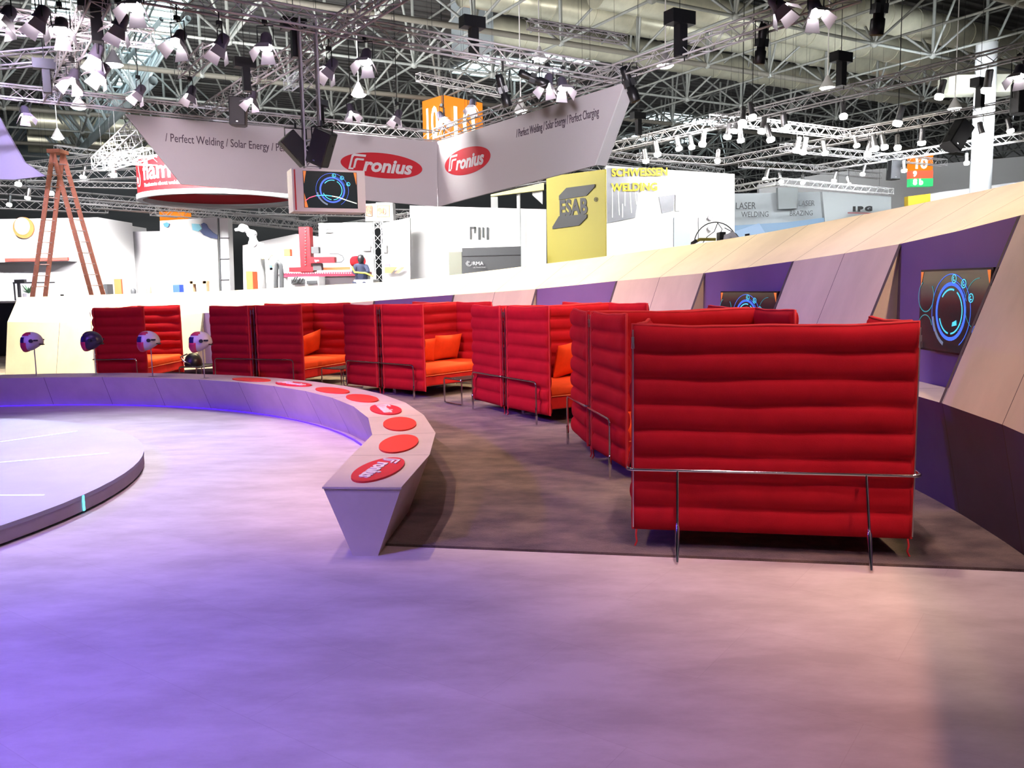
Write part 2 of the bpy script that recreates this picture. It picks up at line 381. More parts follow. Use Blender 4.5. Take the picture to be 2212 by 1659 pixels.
for a,c in zip(full,full[1:]):
    mid=(a+c)/2; e=.022/ RT*57.3*.5*.35
    def strip(f0,f1,mi):
        A0,A1,B0,B1=f0(a+e),f1(a+e),f0(c-e),f1(c-e)
        quad([A0,A1,B1,B0],mi); quad([f0(a),f1(a),A1,A0],2); quad([B0,B1,f1(c),f0(c)],2)
    s0=lambda t:P(10.1,t,0); s1=lambda t:P(RS,t,zs(t)); s2=lambda t:P(RT,t,interp(TP,t)); s3=lambda t:P(RR,t,min(interp(RG,t),9))
    strip(s0,s1,3)
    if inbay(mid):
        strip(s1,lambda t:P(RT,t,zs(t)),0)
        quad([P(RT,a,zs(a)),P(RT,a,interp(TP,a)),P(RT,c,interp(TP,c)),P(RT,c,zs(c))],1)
    else: strip(s1,s2,0)
    strip(s2,s3,0)
    quad([s3(a),P(RR+.35,a,0),P(RR+.35,c,0),s3(c)],0)
for a,c in bays:
    for t,sg in ((a,1),(c,-1)):
        wb.add([P(RS,t,zs(t)),P(RT,t,interp(TP,t)),P(RT,t,zs(t))],[(0,1,2)],0)
        # dark board edge along the slanted opening
        d=.22*sg
        wb.add([P(RS-.004,t,zs(t)),P(RT-.004,t,interp(TP,t)),P(RT-.004,t+d*.9,interp(TP,t)-.01),P(RS-.004,t+d,zs(t))],[(0,1,2,3)],2)
for t in (-24,): wb.add([P(10.1,t,0),P(RS,t,zs(t)),P(RT,t,interp(TP,t)),P(RR,t,interp(RG,t)),P(RR+.35,t,0)],[(0,1,2,3,4)],0)
t=END; wb.add([P(10.1,t,0),P(RS,t,zs(t)),P(RT,t,interp(TP,t)),P(RR,t,interp(RG,t)),P(RR+.35,t,0)],[(0,1,2,3,4)],0)
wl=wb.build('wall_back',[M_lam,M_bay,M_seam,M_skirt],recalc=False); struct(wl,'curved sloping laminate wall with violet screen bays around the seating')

# ------------------------------------------------------------ high-back sofas
SW,SD,SH,SB=1.61,.874,1.36,.115
def quilt(name,L,T,m,seed,rows=8,z0=SB,z1=SH,inward=0,bulge=.64,nx=26,sag=.008):
    """quilted panel: local x along its length, y through its thickness, z up"""
    rnd=random.Random(seed); ph=[rnd.uniform(0,6.28) for _ in range(6)]
    per=7; nz=rows*per; b=MB()
    def half(x,z):
        u=x/L; k=(z-z0)/(z1-z0)*rows; fr=k-math.floor(k); 
        e=min(1,(min(u,1-u)*L/.035)) ; e=math.sqrt(max(0,1-(1-e)**2))
        ez=min(1,min(z-z0,z1-z)/.03); ez=math.sqrt(max(0,1-(1-ez)**2))
        w=1+.22*math.sin(x*5.1+ph[0]+math.floor(k)*1.7)+.12*math.sin(x*13+ph[1]+math.floor(k)*2.9)
        bl=(max(0,math.sin(PI*fr))**.55)*w
        return T/2*((1-bulge)+bulge*bl)*(.32+.68*e)*(.35+.65*ez)
    def zz(x,z):
        u=x/L; top=(z-z0)/(z1-z0)
        return z+top**6*(-sag*math.sin(PI*u)*1.2+.004*math.sin(x*7+ph[2])+.006*(abs(2*u-1)**6))+.004*math.sin(x*6+z*4+ph[3])*math.sin(PI*top)
    for sgn in (-1,1):
        vs=[];fs=[]
        for i in range(nx+1):
            u=i/nx; u=.5-.5*math.cos(PI*u) if True else u; x=L*u
            for j in range(nz+1):
                z=z0+(z1-z0)*j/nz; vs.append((x,sgn*half(x,z),zz(x,z)))
        for i in range(nx):
            for j in range(nz):
                a=i*(nz+1)+j; q=(a,a+nz+1,a+nz+2,a+1); fs.append(q if sgn<0 else q[::-1])
        b.add(vs,fs,0,True)
    # closing rim between both faces
    rim=[(L*(.5-.5*math.cos(PI*i/nx)),z1) for i in range(nx+1)]
    for X in (0,L):
        vs=[];fs=[]
        for j in range(nz+1):
            z=z0+(z1-z0)*j/nz; h=half(X,z); vs+=[(X,-h,zz(X,z)),(X,h,zz(X,z))]
        for j in range(nz): fs.append((2*j,2*j+1,2*j+3,2*j+2))
        b.add(vs,fs,0,True)
    for Z in (z0,z1):
        vs=[];fs=[]
        for i in range(nx+1):
            x=L*(.5-.5*math.cos(PI*i/nx)); h=half(x,Z); vs+=[(x,-h,zz(x,Z)),(x,h,zz(x,Z))]
        for i in range(nx): fs.append((2*i,2*i+1,2*i+3,2*i+2))
        b.add(vs,fs,0,True)
    pts=[]; 
    for i in range(25):
        x=L*i/24; pts.append((x,0,zz(x,z1)+.002+.0015*math.sin(x*21+ph[4])))
    edge=[(L*e,0,zz(L*e,z1-(z1-z0)*k/12)) for e in (1,) for k in range(1,13)]
    edge0=[(0,0,zz(0,z0+(z1-z0)*k/12)) for k in range(0,12)]
    return b,edge0+pts+edge
def cushion_mesh(w,h,t,seed=1,n=14):
    rnd=random.Random(seed); b=MB(); vs=[];fs=[]
    for sg in (-1,1):
        o=len(vs)
        for i in range(n+1):
            for j in range(n+1):
                u,v=2*i/n-1,2*j/n-1; k=((1-abs(u)**2.6)*(1-abs(v)**2.6)); k=max(0,k)**.5
                pin=1-.06*(1-abs(v)**2)*abs(u)**3; pin2=1-.07*(1-abs(u)**2)*abs(v)**3
                vs.append((u*w/2*pin,sg*t/2*k*(1+.06*math.sin(3*u+seed)*math.cos(2.3*v)),v*h/2*pin2))
        for i in range(n):
            for j in range(n):
                a=o+i*(n+1)+j; q=(a,a+n+1,a+n+2,a+1); fs.append(q if sg<0 else q[::-1])
    b.add(vs,fs,0,True); return b
def round_path(pts,r,n=5):
    """round the inner corners of a polyline"""
    out=[Vector(pts[0])]
    for i in range(1,len(pts)-1):
        p0,p,p1=Vector(pts[i-1]),Vector(pts[i]),Vector(pts[i+1]); a=(p0-p).normalized(); c=(p1-p).normalized()
        A,B=p+a*r,p+c*r
        for k in range(n+1):
            t=k/n; out.append((A*(1-t)+p*t)*(1-t)+(p*(1-t)+B*t)*t)
    out.append(Vector(pts[-1])); return out
FL=.048
def make_sofa(label,group,splay=0.0,seed=3):
    t=empty('high_back_sofa',(0,0,0),0,label,'sofa',group)
    T=.095
    bp,ed=quilt('q',SW-.02,T,M_red,seed,sag=.010); o=bp.build('back_panel',M_red,t,loc=(-SW/2+.01,.045,0))
    q=MB().path(ed,.0115,6).build('piping',M_pipe,o)
    for sg in (-1,1):
        L=math.hypot(SD-.05,FL); sp,ed=quilt('q',L,.088,M_red,seed+5*sg,nx=18,sag=.004)
        ang=math.atan2(SD-.05,-sg*FL)
        o=sp.build('side_panel',M_red,t,loc=(sg*(SW/2-.035),.05,0),rot=(0,0,ang))
        MB().path(ed,.0115,6).build('piping',M_pipe,o)
        z=MB().box((sg*(SW/2-.012),-.004,.74),(.006,.006,1.2)).box((sg*(SW/2-.012),-.012,1.28),(.014,.008,.035)).path([(sg*(SW/2-.012)+dx,-.016,zz) for dx,zz in ((-.006,1.262),(-.008,1.23),(.008,1.23),(.006,1.262))],.002,5)
        z.build('zipper',M_steel,t)
        st=MB().path([(sg*(SW/2-.03),.02,.12),(sg*(SW/2-.028),.0,.085),(sg*(SW/2-.034),.005,.05),(sg*(SW/2-.022),0,.022)],.006,5); st.build('strap',M_pipe,t)
    W2=SW-.16
    # seat: upholstered base with piping and a loose seat cushion
    b=MB(); n=10
    b.box((0,SD/2+.03,.255),(W2,SD-.10,.15)); o=b.build('seat_base',M_redin,t)
    m=o.modifiers.new('bevel','BEVEL'); m.width=.02; m.segments=3
    b=MB(); b.box((0,SD/2+.035,.395),(W2,SD-.08,.135)); o=b.build('seat_cushion',M_orange,t)
    m=o.modifiers.new('bevel','BEVEL'); m.width=.045; m.segments=4
    for p in o.data.polygons: p.use_smooth=True
    MB().path([(-W2/2+.02,SD-.008,.335),(W2/2-.02,SD-.008,.335)],.006,6).build('piping',M_opipe,o)
    # chrome rail and legs
    rz=.50; hx=SW/2+.022; fy=.85*SD; by=-.022
    pts=[(-hx+.0,fy+.0,.0),(-hx,fy,rz),(-hx,by,rz),(hx,by,rz),(hx,fy,rz),(hx,fy,0)]
    MB().path(round_path(pts,.055,6),.0105,8).build('rail',M_chrome,t)
    for x,y,ty in ((-.53,by-splay,by),(.53,by-splay,by)):
        top=Vector((x,ty,rz)); foot=Vector((x,y,0)); 
        pp=[top,lerp(top,foot,.55),lerp(top,foot,.6),lerp(top,foot,.63),lerp(top,foot,.9),foot]
        MB().path(pp,[.009,.009,.0095,.015,.011,.007],8).build('leg',M_chrome,t)
    for x in (-hx,hx):
        MB().path([(x,fy,.2),(x,fy,.19),(x,fy,.02),(x,fy,0)],[.0105,.015,.0125,.008],8).build('leg',M_chrome,t)
    MB().tube((-W2/2,SD*.5,.17),(W2/2,SD*.5,.17),.012).tube((-W2/2,SD*.85,.17),(W2/2,SD*.85,.17),.012).build('under_frame',M_chrome,t)
    return t
def pair(zx,zy,t):
    v=Vector((math.cos(t),math.sin(t),0)); w=Vector((-math.sin(t),math.cos(t),0)); G=.036
    base=Vector((zx,zy,.016))+w*SW/2
    return base+v*G, t-PI/2, base-v*G, t+PI/2, v, w
g='red high-back sofas on the brown carpet'
sofaF=make_sofa('nearest red high-back sofa, turned with its quilted back to the viewer','%s'%g,splay=.19)
sofaF.location=(1.502,4.793,.016); sofaF.rotation_euler=(0,0,-.189)
first=make_sofa('x',g,splay=0,seed=11)
used=[False]
def place(loc,rz,label):
    if not used[0]:
        used[0]=True; first.location=loc; first.rotation_euler=(0,0,rz); first['label']=label; return first
    return dup(first,loc,rz,label,g)
PR={'E':(.70,7.564,-1.412),'D':(-.103,10.242,-1.032),'C':(-1.991,12.511,-.723),'B':(-4.219,13.611,-.372),'A':(-7.12,14.1,-.03)}
lab={'E':('red sofa directly behind the nearest sofa, facing it','red sofa back to back behind the second sofa, facing away from the viewer'),
'D':('red sofa facing right with one tilted orange pillow at its seat end, mid row','red sofa back to back with the one-pillow sofa, facing left'),
'C':('red sofa facing right with two orange pillows leaning in its corner','red sofa back to back with the two-pillow sofa, facing left'),
'B':('red sofa facing right behind the bench, orange pillow half hidden by its side panel','red sofa facing left behind the rightmost helmet stand'),
'A':('leftmost red sofa, dark quilted side and flat inner panel, behind two helmet stands',None)}
poses={}
for k,(x,y,t) in PR.items():
    p2,r2,p1,r1,v,w=pair(x,y,t)
    place(p2,r2,lab[k][0]); poses[k]=(p2,r2)
    if lab[k][1]: place(p1,r1,lab[k][1])
# pillows
def pillow(k,x,lean,rz,label,w=.50,h=.36,yaw=0,y=.20):
    p,r=poses[k]; b=cushion_mesh(w,h,.15,seed=int(x*10)+7)
    M=Matrix.Rotation(rz,3,'Z')@Matrix.Rotation(lean,3,'X')@Matrix.Rotation(yaw,3,'Y')
    b.v=[tuple(M@Vector(q)) for q in b.v]
    o=b.build('pillow',M_orange); R=Matrix.Rotation(r,3,'Z'); o.location=p+R@Vector((x,y,.463+h/2*.97)); o.rotation_euler=(0,0,r)
    return tag(o,label,'pillow','orange pillows on the sofas')
pillow('C',-.38,-.28,.05,'wide orange pillow leaning on the back of the two-pillow sofa',.62,.42)
pillow('C',.16,-.25,-.3,'second orange pillow half hidden behind the wide one and the side panel',.46,.38)
pillow('D',.02,-.3,.35,'orange pillow leaning tilted in the sofa right of the two-pillow sofa',.50,.46,.12,y=.22)
pillow('B',-.42,-.35,-.1,'orange pillow sloping down in the sofa behind the bench ovals',.54,.42,.25)
# low tables between facing sofas
def low_table(p,rz,label,group='low chrome tables between the sofas'):
    t=empty('low_table',p,rz,label,'table',group); w,d,h=.50,.42,.36
    MB().box((0,0,h-.012),(w-.02,d-.02,.014)).build('table_top',M_blackm,t)
    for sx in (-1,1):
        MB().path(round_path([(sx*w/2,-d/2,.011),(sx*w/2,-d/2,h),(sx*w/2,d/2,h),(sx*w/2,d/2,.011),(sx*w/2,-d/2+.0,.011)],.04,5),.0105,8).build('sled_leg',M_chrome,t)
    return t
q=atz(998,880,.016); low_table((-.62,11.55,.016),-.9+PI/2,'low chrome sled table between the two-pillow sofa and the one-pillow sofa')
low_table((-2.75,13.45,.016),-.55+PI/2,'low chrome sled table left of the two-pillow sofa')
low_table((-5.35,14.2,.016),-.2+PI/2,'low chrome sled table in front of the leftmost sofa, holding a black helmet')

# ------------------------------------------------------------ helmets on stands, on the bench
M_shell=mat('helmet_shell',(.62,.58,.66),.3); M_mask=mat('helmet_mask_red',(.55,.03,.10),.35); M_visor=mat('visor_glass',(.03,.02,.12),.08)
M_darkshell=mat('helmet_dark_shell',(.03,.02,.05),.35)
def helmet(loc,rz,label,shell,dark=False):
    t=empty('welding_helmet',loc,rz,label,'helmet','welding helmets on the stands')
    # shell: side profile (front = -x) swept over an elliptic section
    prof=[(-.115,-.135,-.02),(-.125,-.05,.0),(-.115,.02,.07),(-.09,.07,.105),(-.04,.115,.12),(.02,.13,.12),(.08,.11,.11),(.125,.05,.085),(.14,-.02,.06),(.12,-.07,.04),(.05,-.10,.06)]
    def shellmesh(zmin,zmax,xmin,xmax,k=1.0,nu=28,nv=18,mi=0):
        b=MB(); vs=[];fs=[];ok=[]
        for i in range(nu+1):
            th=-PI+2*PI*i/nu
            for j in range(nv+1):
                ph=-PI/2+PI*j/nv
                x=math.cos(ph)*math.cos(th); y=math.cos(ph)*math.sin(th); z=math.sin(ph)
                X=x*(.135 if x>0 else .118); Y=y*.102; Z=z*(.128 if z>0 else .10)
                if x<0:                       # flat mask front running down to the chin
                    X=max(X,-.108+.02*z*0)-.012*(1-abs(y))
                    if z<0: Z*=1+.42*min(1,-x*1.6); X-=.012*(-z)
                else:
                    if z<0: Z*=1-.45*min(1,x*1.3)
                X*=k;Y*=k;Z*=k
                vs.append((X,Y,Z)); ok.append(zmin<=Z/k<=zmax and xmin<=X/k<=xmax)
        for i in range(nu):
            for j in range(nv):
                q=(i*(nv+1)+j,(i+1)*(nv+1)+j,(i+1)*(nv+1)+j+1,i*(nv+1)+j+1)
                if all(ok[a] for a in q): fs.append(q)
        b.add(vs,fs,mi,True); return b
    shellmesh(-9,9,-9,9).build('shell',shell,t)
    o=shellmesh(-.2,.012,-.2,-.012,1.035).build('mask',M_mask,t); m=o.modifiers.new('thick','SOLIDIFY'); m.thickness=.006
    o=shellmesh(.0,.072,-.2,-.035,1.03).build('visor',M_visor,t)
    o=shellmesh(.066,.125,-.2,.02,1.03).build('brow',M_mask if not dark else M_darkshell,t); m=o.modifiers.new('thick','SOLIDIFY'); m.thickness=.005
    for sy in (-1,1):
        MB().tube((.035,sy*.098,.02),(.035,sy*.118,.02),.022,12).box((.085,sy*.088,.025),(.05,.012,.018)).build('knob',M_black,t)
    MB().path([(.10,.05,-.02),(.13,.03,-.03),(.13,-.03,-.03),(.10,-.05,-.02)],.007,6).build('head_band',M_black,t)
    t.scale=(1.2,1.2,1.2); return t
hl=[('leftmost welding helmet, pale shell with red mask, on a thin pole',False),('dark welding helmet with red mask, second stand from the left',True),('pale welding helmet in front of the leftmost sofa, third stand from the left',False),('rightmost pale welding helmet with black side knob, fourth stand',False)]
sl=['leftmost thin steel pole standing on the far bench','thin steel pole under the dark helmet','thin steel pole under the third helmet from the left','rightmost of the four thin poles, nearest the red ovals']
for (px,py),(la,dk),s2 in zip([(79,812),(208,811),(330,813),(442,817)],hl,sl):
    c=atz(px,py,.43); t=empty('helmet_stand',c,0,s2,'stand','helmet stands on the bench')
    MB().lathe([(.0,.006),(.055,.006),(.06,.0)],n=20).build('base_plate',M_steel,t); MB().tube((0,0,.004),(0,0,.43),.008,10).build('pole',M_steel,t)
    helmet((c.x-.03,c.y,.43+.50),.12 if not dk else -.05,la,M_darkshell if dk else M_shell,dk)
t=empty('black_helmet',(-5.42,14.15,.376),2.4,'black glossy welding gear lying on the low table before the leftmost sofa','helmet')
MB().lathe([(0,.22),(.06,.21),(.11,.17),(.14,.10),(.15,.03),(.14,0)],n=20).build('shell',M_black,t); MB().box((.10,0,.11),(.09,.14,.07)).build('visor',M_visor,t)
MB().path([(-.1,.1,.04),(-.05,.2,.10),(.08,.18,.16),(.1,.05,.2)],.012,6).build('head_band',M_chrome,t)

# ------------------------------------------------------------ screens
M_scr=mat('screen_dark',(.012,.016,.02),.12,emit=.05,ecol=(.15,.25,.3))
M_b1=mat('ui_blue',(.05,.1,.6),.4,emit=.9,ecol=(.06,.2,1)); M_b2=mat('ui_cyan',(.1,.7,.9),.4,emit=.9,ecol=(.08,.75,.95)); M_b3=mat('ui_teal',(.05,.4,.4),.4,emit=.4,ecol=(.05,.55,.6))
M_b4=mat('ui_orange',(.8,.25,.05),.4,emit=.55,ecol=(1,.28,.06)); M_b5=mat('ui_grey',(.2,.3,.4),.4,emit=.25,ecol=(.35,.5,.7)); M_b6=mat('ui_glow',(1,1,1),.4,emit=1.3,ecol=(.9,1,.8)); M_b7=mat('ui_pink',(1,.2,.4),.4,emit=.8,ecol=(1,.1,.25))
def ring(b,M4,cx,cy,r,w,a0,a1,mi,z=.003,n=40):
    n=max(3,int(n*abs(a1-a0)/360)); vs=[];fs=[]
    for i in range(n+1):
        t=math.radians(a0+(a1-a0)*i/n)
        for rr in (r-w/2,r+w/2): vs.append(M4@Vector((cx+rr*math.cos(t),cy+rr*math.sin(t),z)))
    for i in range(n): fs.append((2*i,2*i+1,2*i+3,2*i+2))
    b.add(vs,fs,mi)
def ui(M4,w,h,parent,variant=0):
    b=MB(); ms=[M_b1,M_b2,M_b3,M_b4,M_b5,M_b6,M_b7]; H=h; cx=-.02*w if variant==0 else .03*w
    R=ring
    R(b,M4,cx,0,.335*H,.045*H,0,360,0); R(b,M4,cx,0,.27*H,.02*H,-40,60,1); R(b,M4,cx,0,.27*H,.022*H,75,140,1); R(b,M4,cx,0,.27*H,.02*H,200,262,1); R(b,M4,cx,0,.27*H,.02*H,275,330,1)
    R(b,M4,cx,0,.455*H,.010*H,-60,215,0); R(b,M4,cx,0,.43*H,.045*H,190,250,4); R(b,M4,cx,0,.38*H,.008*H,20,75,0)
    for a,rr in ((82,.43),(52,.46),(22,.49)):
        x=cx+rr*H*math.cos(math.radians(a)); y=rr*H*math.sin(math.radians(a))*.93
        R(b,M4,x,y,.05*H,.012*H,0,360,1,.004,14); R(b,M4,x,y,.022*H,.014*H,90,330,1,.004,9)
    if variant==0:
        R(b,M4,-.40*w,.18*H,.20*H,.014*H,120,400,2); R(b,M4,-.40*w,-.25*H,.19*H,.01*H,20,180,2); R(b,M4,.36*w,.1*H,.3*H,.008*H,90,270,2); R(b,M4,.36*w,-.25*H,.12*H,.01*H,0,300,0)
        for sx in (-1,1):
            x=sx*w*.5; b.add([M4@Vector(v) for v in ((x*.985,.49*H,.0035),(x*.90,.49*H,.0035),(x*.975,.3*H,.0035))],[(0,1,2)],3)
        b.add([M4@Vector(v) for v in ((cx+.05*H,-.18*H,.004),(cx+.16*H,-.16*H,.004),(cx+.15*H,-.10*H,.004),(cx+.06*H,-.13*H,.004))],[(0,1,2,3)],1)
        for k in range(5): b.add([M4@Vector((cx+.30*H*math.cos(t)+d,.30*H*math.sin(t)-.05*k*H*0,.0035)) for t,d in ((-.9+.1*k,0),(-.86+.1*k,0),(-.86+.1*k,.02*H))],[(0,1,2)],4)
    else:
        for sx in (-1,1):
            x=sx*w*.5; b.add([M4@Vector(v) for v in ((x*.985,.49*H,.0035),(x*.88,.49*H,.0035),(x*.97,.15*H,.0035))],[(0,1,2)],3)
        b.add([M4@Vector(v) for v in ((-.49*w,-.49*H,.0035),(-.43*w,-.49*H,.0035),(-.49*w,-.1*H,.0035))],[(0,1,2)],3)
        pts=[(-.48,-.32),(-.40,-.23),(-.28,-.17),(-.12,-.15),(.02,-.17),(.14,-.20),(.3,-.28),(.48,-.36)]
        for i in range(len(pts)-1):
            (x0,y0),(x1,y1)=pts[i],pts[i+1]; mi=6 if i<2 else (1 if i<4 else 5); t=.012
            b.add([M4@Vector(v) for v in ((x0*w,(y0-t)*H,.005),(x1*w,(y1-t)*H,.005),(x1*w,(y1+t)*H,.005),(x0*w,(y0+t)*H,.005))],[(0,1,2,3)],mi)
    return b.build('display_graphic',ms,parent,world=True,recalc=False)
def wall_screen(xl,xr,yt,yb,label):
    r=RT-.11; th0,zt=cyl(xl,yt,r); th1,z2=cyl(xr,yt,r)
    _,zb=cyl(xl,yb,r); zc=(zt+zb)/2; a=P(r,th0,zc); c=P(r,th1,zc); w=(a-c).length; h=zt-zb; mid=(a+c)/2
    ux=(c-a).normalized(); M4=frame(mid,ux,(0,0,1))
    t=empty('wall_screen',(mid.x,mid.y,zb),0,label,'screen','screens in the violet bays')
    rz=math.atan2(ux.y,ux.x); n=M4.to_3x3()@Vector((0,0,1))
    MB().box(mid-n*.028,(w+.02,.05,h+.02),rz).build('casing',M_black,t,world=True)
    MB().add([M4@Vector((sx*w/2*.99,sy*h/2*.985,.0005)) for sx,sy in((-1,-1),(1,-1),(1,1),(-1,1))],[(0,1,2,3)]).build('display',M_scr,t,world=True,recalc=False)
    MB().box(mid-n*.08,(w*.4,.06,h*.4),rz).build('wall_mount',M_blackm,t,world=True)
    ui(M4,w,h,t,0); return w,h
print('screen1',wall_screen(1990,2143,586,752,'large screen with blue rings in the nearest violet bay at the right'))
print('screen2',wall_screen(1557,1679,631,735,'smaller-looking screen with blue rings in the middle violet bay above the sofas'))

# ------------------------------------------------------------ hanging banner
ZT,ZB=6.13,4.12
M_foldshade=M_banner
f0=Vector((-2.2,26.2,0))
TL=atz(270,246,ZT); TF=atz(944,306,ZT); TR=atz(1350,178,ZT); BL=atz(392,398,ZB); BF=atz(945,446,ZB); BR=atz(1287,356,ZB)
F0=(TF+BF)/2
def wing(pt_t,pt_b,label,name='fabric_banner'):
    """one flat wing from the fold line; end points projected on the wing plane"""
    d=(pt_t-TF); d.z=0; d.normalize()
    def on(pz,z): 
        q=pz-TF; return Vector((TF.x,TF.y,z))+d*(q.x*d.x+q.y*d.y)
    def ray_on(px,py):
        r=ray(px,py); nrm=Vector((-d.y,d.x,0)); k=(TF-O).dot(nrm)/r.dot(nrm); return O+r*k
    return d,ray_on
dl,rl=wing(TL,BL,''); dr,rr=wing(TR,BR,'')
bnr=empty('hanging_banner',(TF.x,TF.y,ZB),0,'wide pale two-winged fabric banner hanging from the truss over the seating','banner')
nl=Vector((-dl.y,dl.x,0)); nl=nl if nl.y>0 else -nl
nr=Vector((-dr.y,dr.x,0)); nr=nr if nr.y>0 else -nr
Lt,Lb,Ft,Fb=rl(270,246),rl(392,398),rl(944,306),rl(945,446)
Rt,Rb,Gt,Gb=rr(1350,178),rr(1286,357),rr(944,306),rr(945,446)
MB().prism([Lt,Ft,Fb,Lb],nl*.07).build('left_wing',M_banner,bnr,world=True)
MB().prism([Gt,Rt,Rb,Gb],nr*.07).build('right_wing',M_banner,bnr,world=True)
e=MB(); e.hexa([Rb-nr*.02,Rb+dr*.05-nr*.02,Rb+dr*.05+nr*.3,Rb+nr*.3,Rt-nr*.02,Rt+dr*.05-nr*.02,Rt+dr*.05+nr*.3,Rt+nr*.3]); e.build('end_return',M_white,bnr,world=True)
def banner_text(rf,d,n,p0,p1,txt,size,m=M_ink,sx=1):
    a=rf(*p0); c=rf(*p1); x=(c-a).normalized(); M4=frame(a-n*.008,x,(0,0,1))
    return text_mesh('lettering',txt,size,M4,m,bnr,ex=.004,sx=sx)
T_='/ Perfect Welding / Solar Energy / Perfect Charging'
def fit_text(rf,d,n,p0,p1,txt,size):
    o=banner_text(rf,d,n,p0,p1,txt,size); a=rf(*p0); c=rf(*p1); L=(c-a).length
    xs=[v.co for v in o.data.vertices]; x=(c-a).normalized(); mx=max((v-a).dot(x) for v in xs)
    k=L/mx
    for v in o.data.vertices:
        t=(v.co-a).dot(x); v.co+=x*(t*k-t)
fit_text(rl,dl,nl,(357,305),(700,335),T_,.30)
fit_text(rr,dr,nr,(1116,297),(1294,250),T_,.30)
def banner_logo(rf,n,c,l,r,hh):
    C_=rf(*c); x=(rf(*r)-rf(*l)); a=x.length/2; x.normalize(); M4=frame(C_-n*.012,x,(0,0,1))
    bb=(rf(c[0],c[1]-hh)-rf(c[0],c[1]+hh)).length/2
    MB().prism([M4@Vector((X*a,Y*bb,0)) for X,Y in ellipse_slab(1,1,0,64)],(M4.to_3x3()@Vector((0,0,.006)))).build('logo_oval',M_logored,bnr,world=True)
    logo_mesh('logo_lettering',a*2*.205,M4@Matrix.Translation((.0,-.0,.012)),M_whiteg,bnr,sx=1.02)
banner_logo(rl,nl,(826,358),(738,350),(914,366),27)
banner_logo(rr,nr,(1009,348),(960,360),(1058,336),29)
# left edge: second banner wing
la=[atz(*p,z) for p,z in (((-60,190),ZT),((-5,255),ZT))]
q=[aty(-80,235,23),aty(-4,252,23),aty(52,350,23),aty(98,380,23),aty(30,388,23),aty(-80,386,23)]
o=MB().prism(q,(0,.08,0)).build('hanging_banner',mat('lilac_fabric',(.60,.55,.78),.8)); tag(o,'pale lilac banner wing with slanted end at the left edge','banner')

# ------------------------------------------------------------ trusses
AD=Vector((-.5,.866,0)); BD=Vector((.866,.5,0))
def truss_parts(a,b,w,t,rc=.022,rb=.009,tri=False,seg=None,col=None,world=True):
    a=Vector(a);b=Vector(b);d=(b-a);L=d.length;d.normalize()
    if abs(d.z)>.9: u=Vector((.94,.34,0)); v=d.cross(u).normalized()
    else: u=Vector((-d.y,d.x,0)).normalized(); v=Vector((0,0,1)); v=(v-d*v.dot(d)).normalized()
    cs=[(-1,-1),(1,-1),(1,1),(-1,1)]; m=col or M_alu
    for x,y in cs:
        o=u*x*w/2+v*y*w/2; MB().tube(a+o,b+o,rc,6).build('chord',m,t,world=world,recalc=False)
    seg=seg or w*1.15; n=max(1,round(L/seg)); br=MB()
    for f in range(4):
        p,q=cs[f],cs[(f+1)%4]
        for k in range(n):
            s0,s1=(p,q) if (k+f)%2 else (q,p)
            A=a+d*(L*k/n)+u*s0[0]*w/2+v*s0[1]*w/2; B_=a+d*(L*(k+1)/n)+u*s1[0]*w/2+v*s1[1]*w/2
            br.tube(A,B_,rb,4,cap=False)
    for k in (0,n):
        for f in range(4):
            p,q=cs[f],cs[(f+1)%4]; c0=a+d*(L*k/n)
            br.tube(c0+u*p[0]*w/2+v*p[1]*w/2,c0+u*q[0]*w/2+v*q[1]*w/2,rb,4,cap=False)
    br.build('bracing',m,t,world=world,recalc=False)
TRS=[]
def proj(p):
    d=p-O; k=d.dot(_f); return IW/2+d.dot(_r2)/k*FPX, IH/2-d.dot(_u2)/k*FPX
def snap(px,py,z,drop):
    """a place under the nearest truss seen just above this point, and the underside of that truss"""
    best=None
    for a,b,w in TRS:
        for k in range(0,161):
            q=lerp(a,b,k/160); 
            if q.y<4: continue
            x,y=proj(q-Vector((0,0,w/2)))
            if abs(x-px)<7 and -14<py-y<75:
                need=aty(px,py,q.y); gap=(q.z-w/2)-need.z
                c=abs(gap-drop)+abs(q.y-atz(px,py,z).y)*.12
                if gap>.05 and (best is None or c<best[0]): best=(c,need,q)
    if best and best[0]<2.6: return best[1],best[2].z-.1,True
    return atz(px,py,z),14.55,False
def truss(p0,p1,z,label,w=.29,z1=None,group='aluminium lighting trusses',**k):
    a=atz(*p0,z); b=atz(*p1,z if z1 is None else z1); TRS.append((a,b,w))
    t=empty('lighting_truss',a,0,label,'truss',group); truss_parts(a,b,w,t,**k)
    ws=MB()
    for f_ in (.12,.5,.88):
        q=lerp(a,b,f_); ws.tube(q+Vector((0,0,w/2)),(q.x,q.y,14.55),.005,4,cap=False)
    ws.build('suspension_wire',M_blackm,t,world=True,recalc=False); return a,b
M_alu_w=mat('truss_white',(.75,.75,.75),.45,.3)
ZR=6.35
truss((944,290),(1850,-20),ZR,'long truss running above the right banner wing to the top edge')
truss((-60,190),(944,296),ZR,'long truss behind the top of the left banner wing')
truss((215,-15),(108,208),ZR,'steep truss at the upper left running down to the left-hand truss corner')
truss((300,-22),(1365,168),ZR,'long truss crossing the top left of the picture towards the banner')
truss((915,-58),(456,236),ZR,'steep truss crossing above the screen tower')
truss((-60,30),(330,84),ZR,'truss in the top left corner lit pink by the spotlights')
truss((-40,52),(210,66),ZR+.7,'second short truss in the top left corner, above the pink one')
truss((1310,322),(2260,98),6.6,'long truss crossing the right side, carrying chrome bundles')
truss((1540,256),(1830,290),6.8,'truss right of the banner meeting a corner above the small spots')
truss((1830,290),(2270,213),6.8,'truss from that corner towards the right edge in front of the column')
truss((1380,338),(1560,350),7.0,'short truss above the white welding booth, left half')
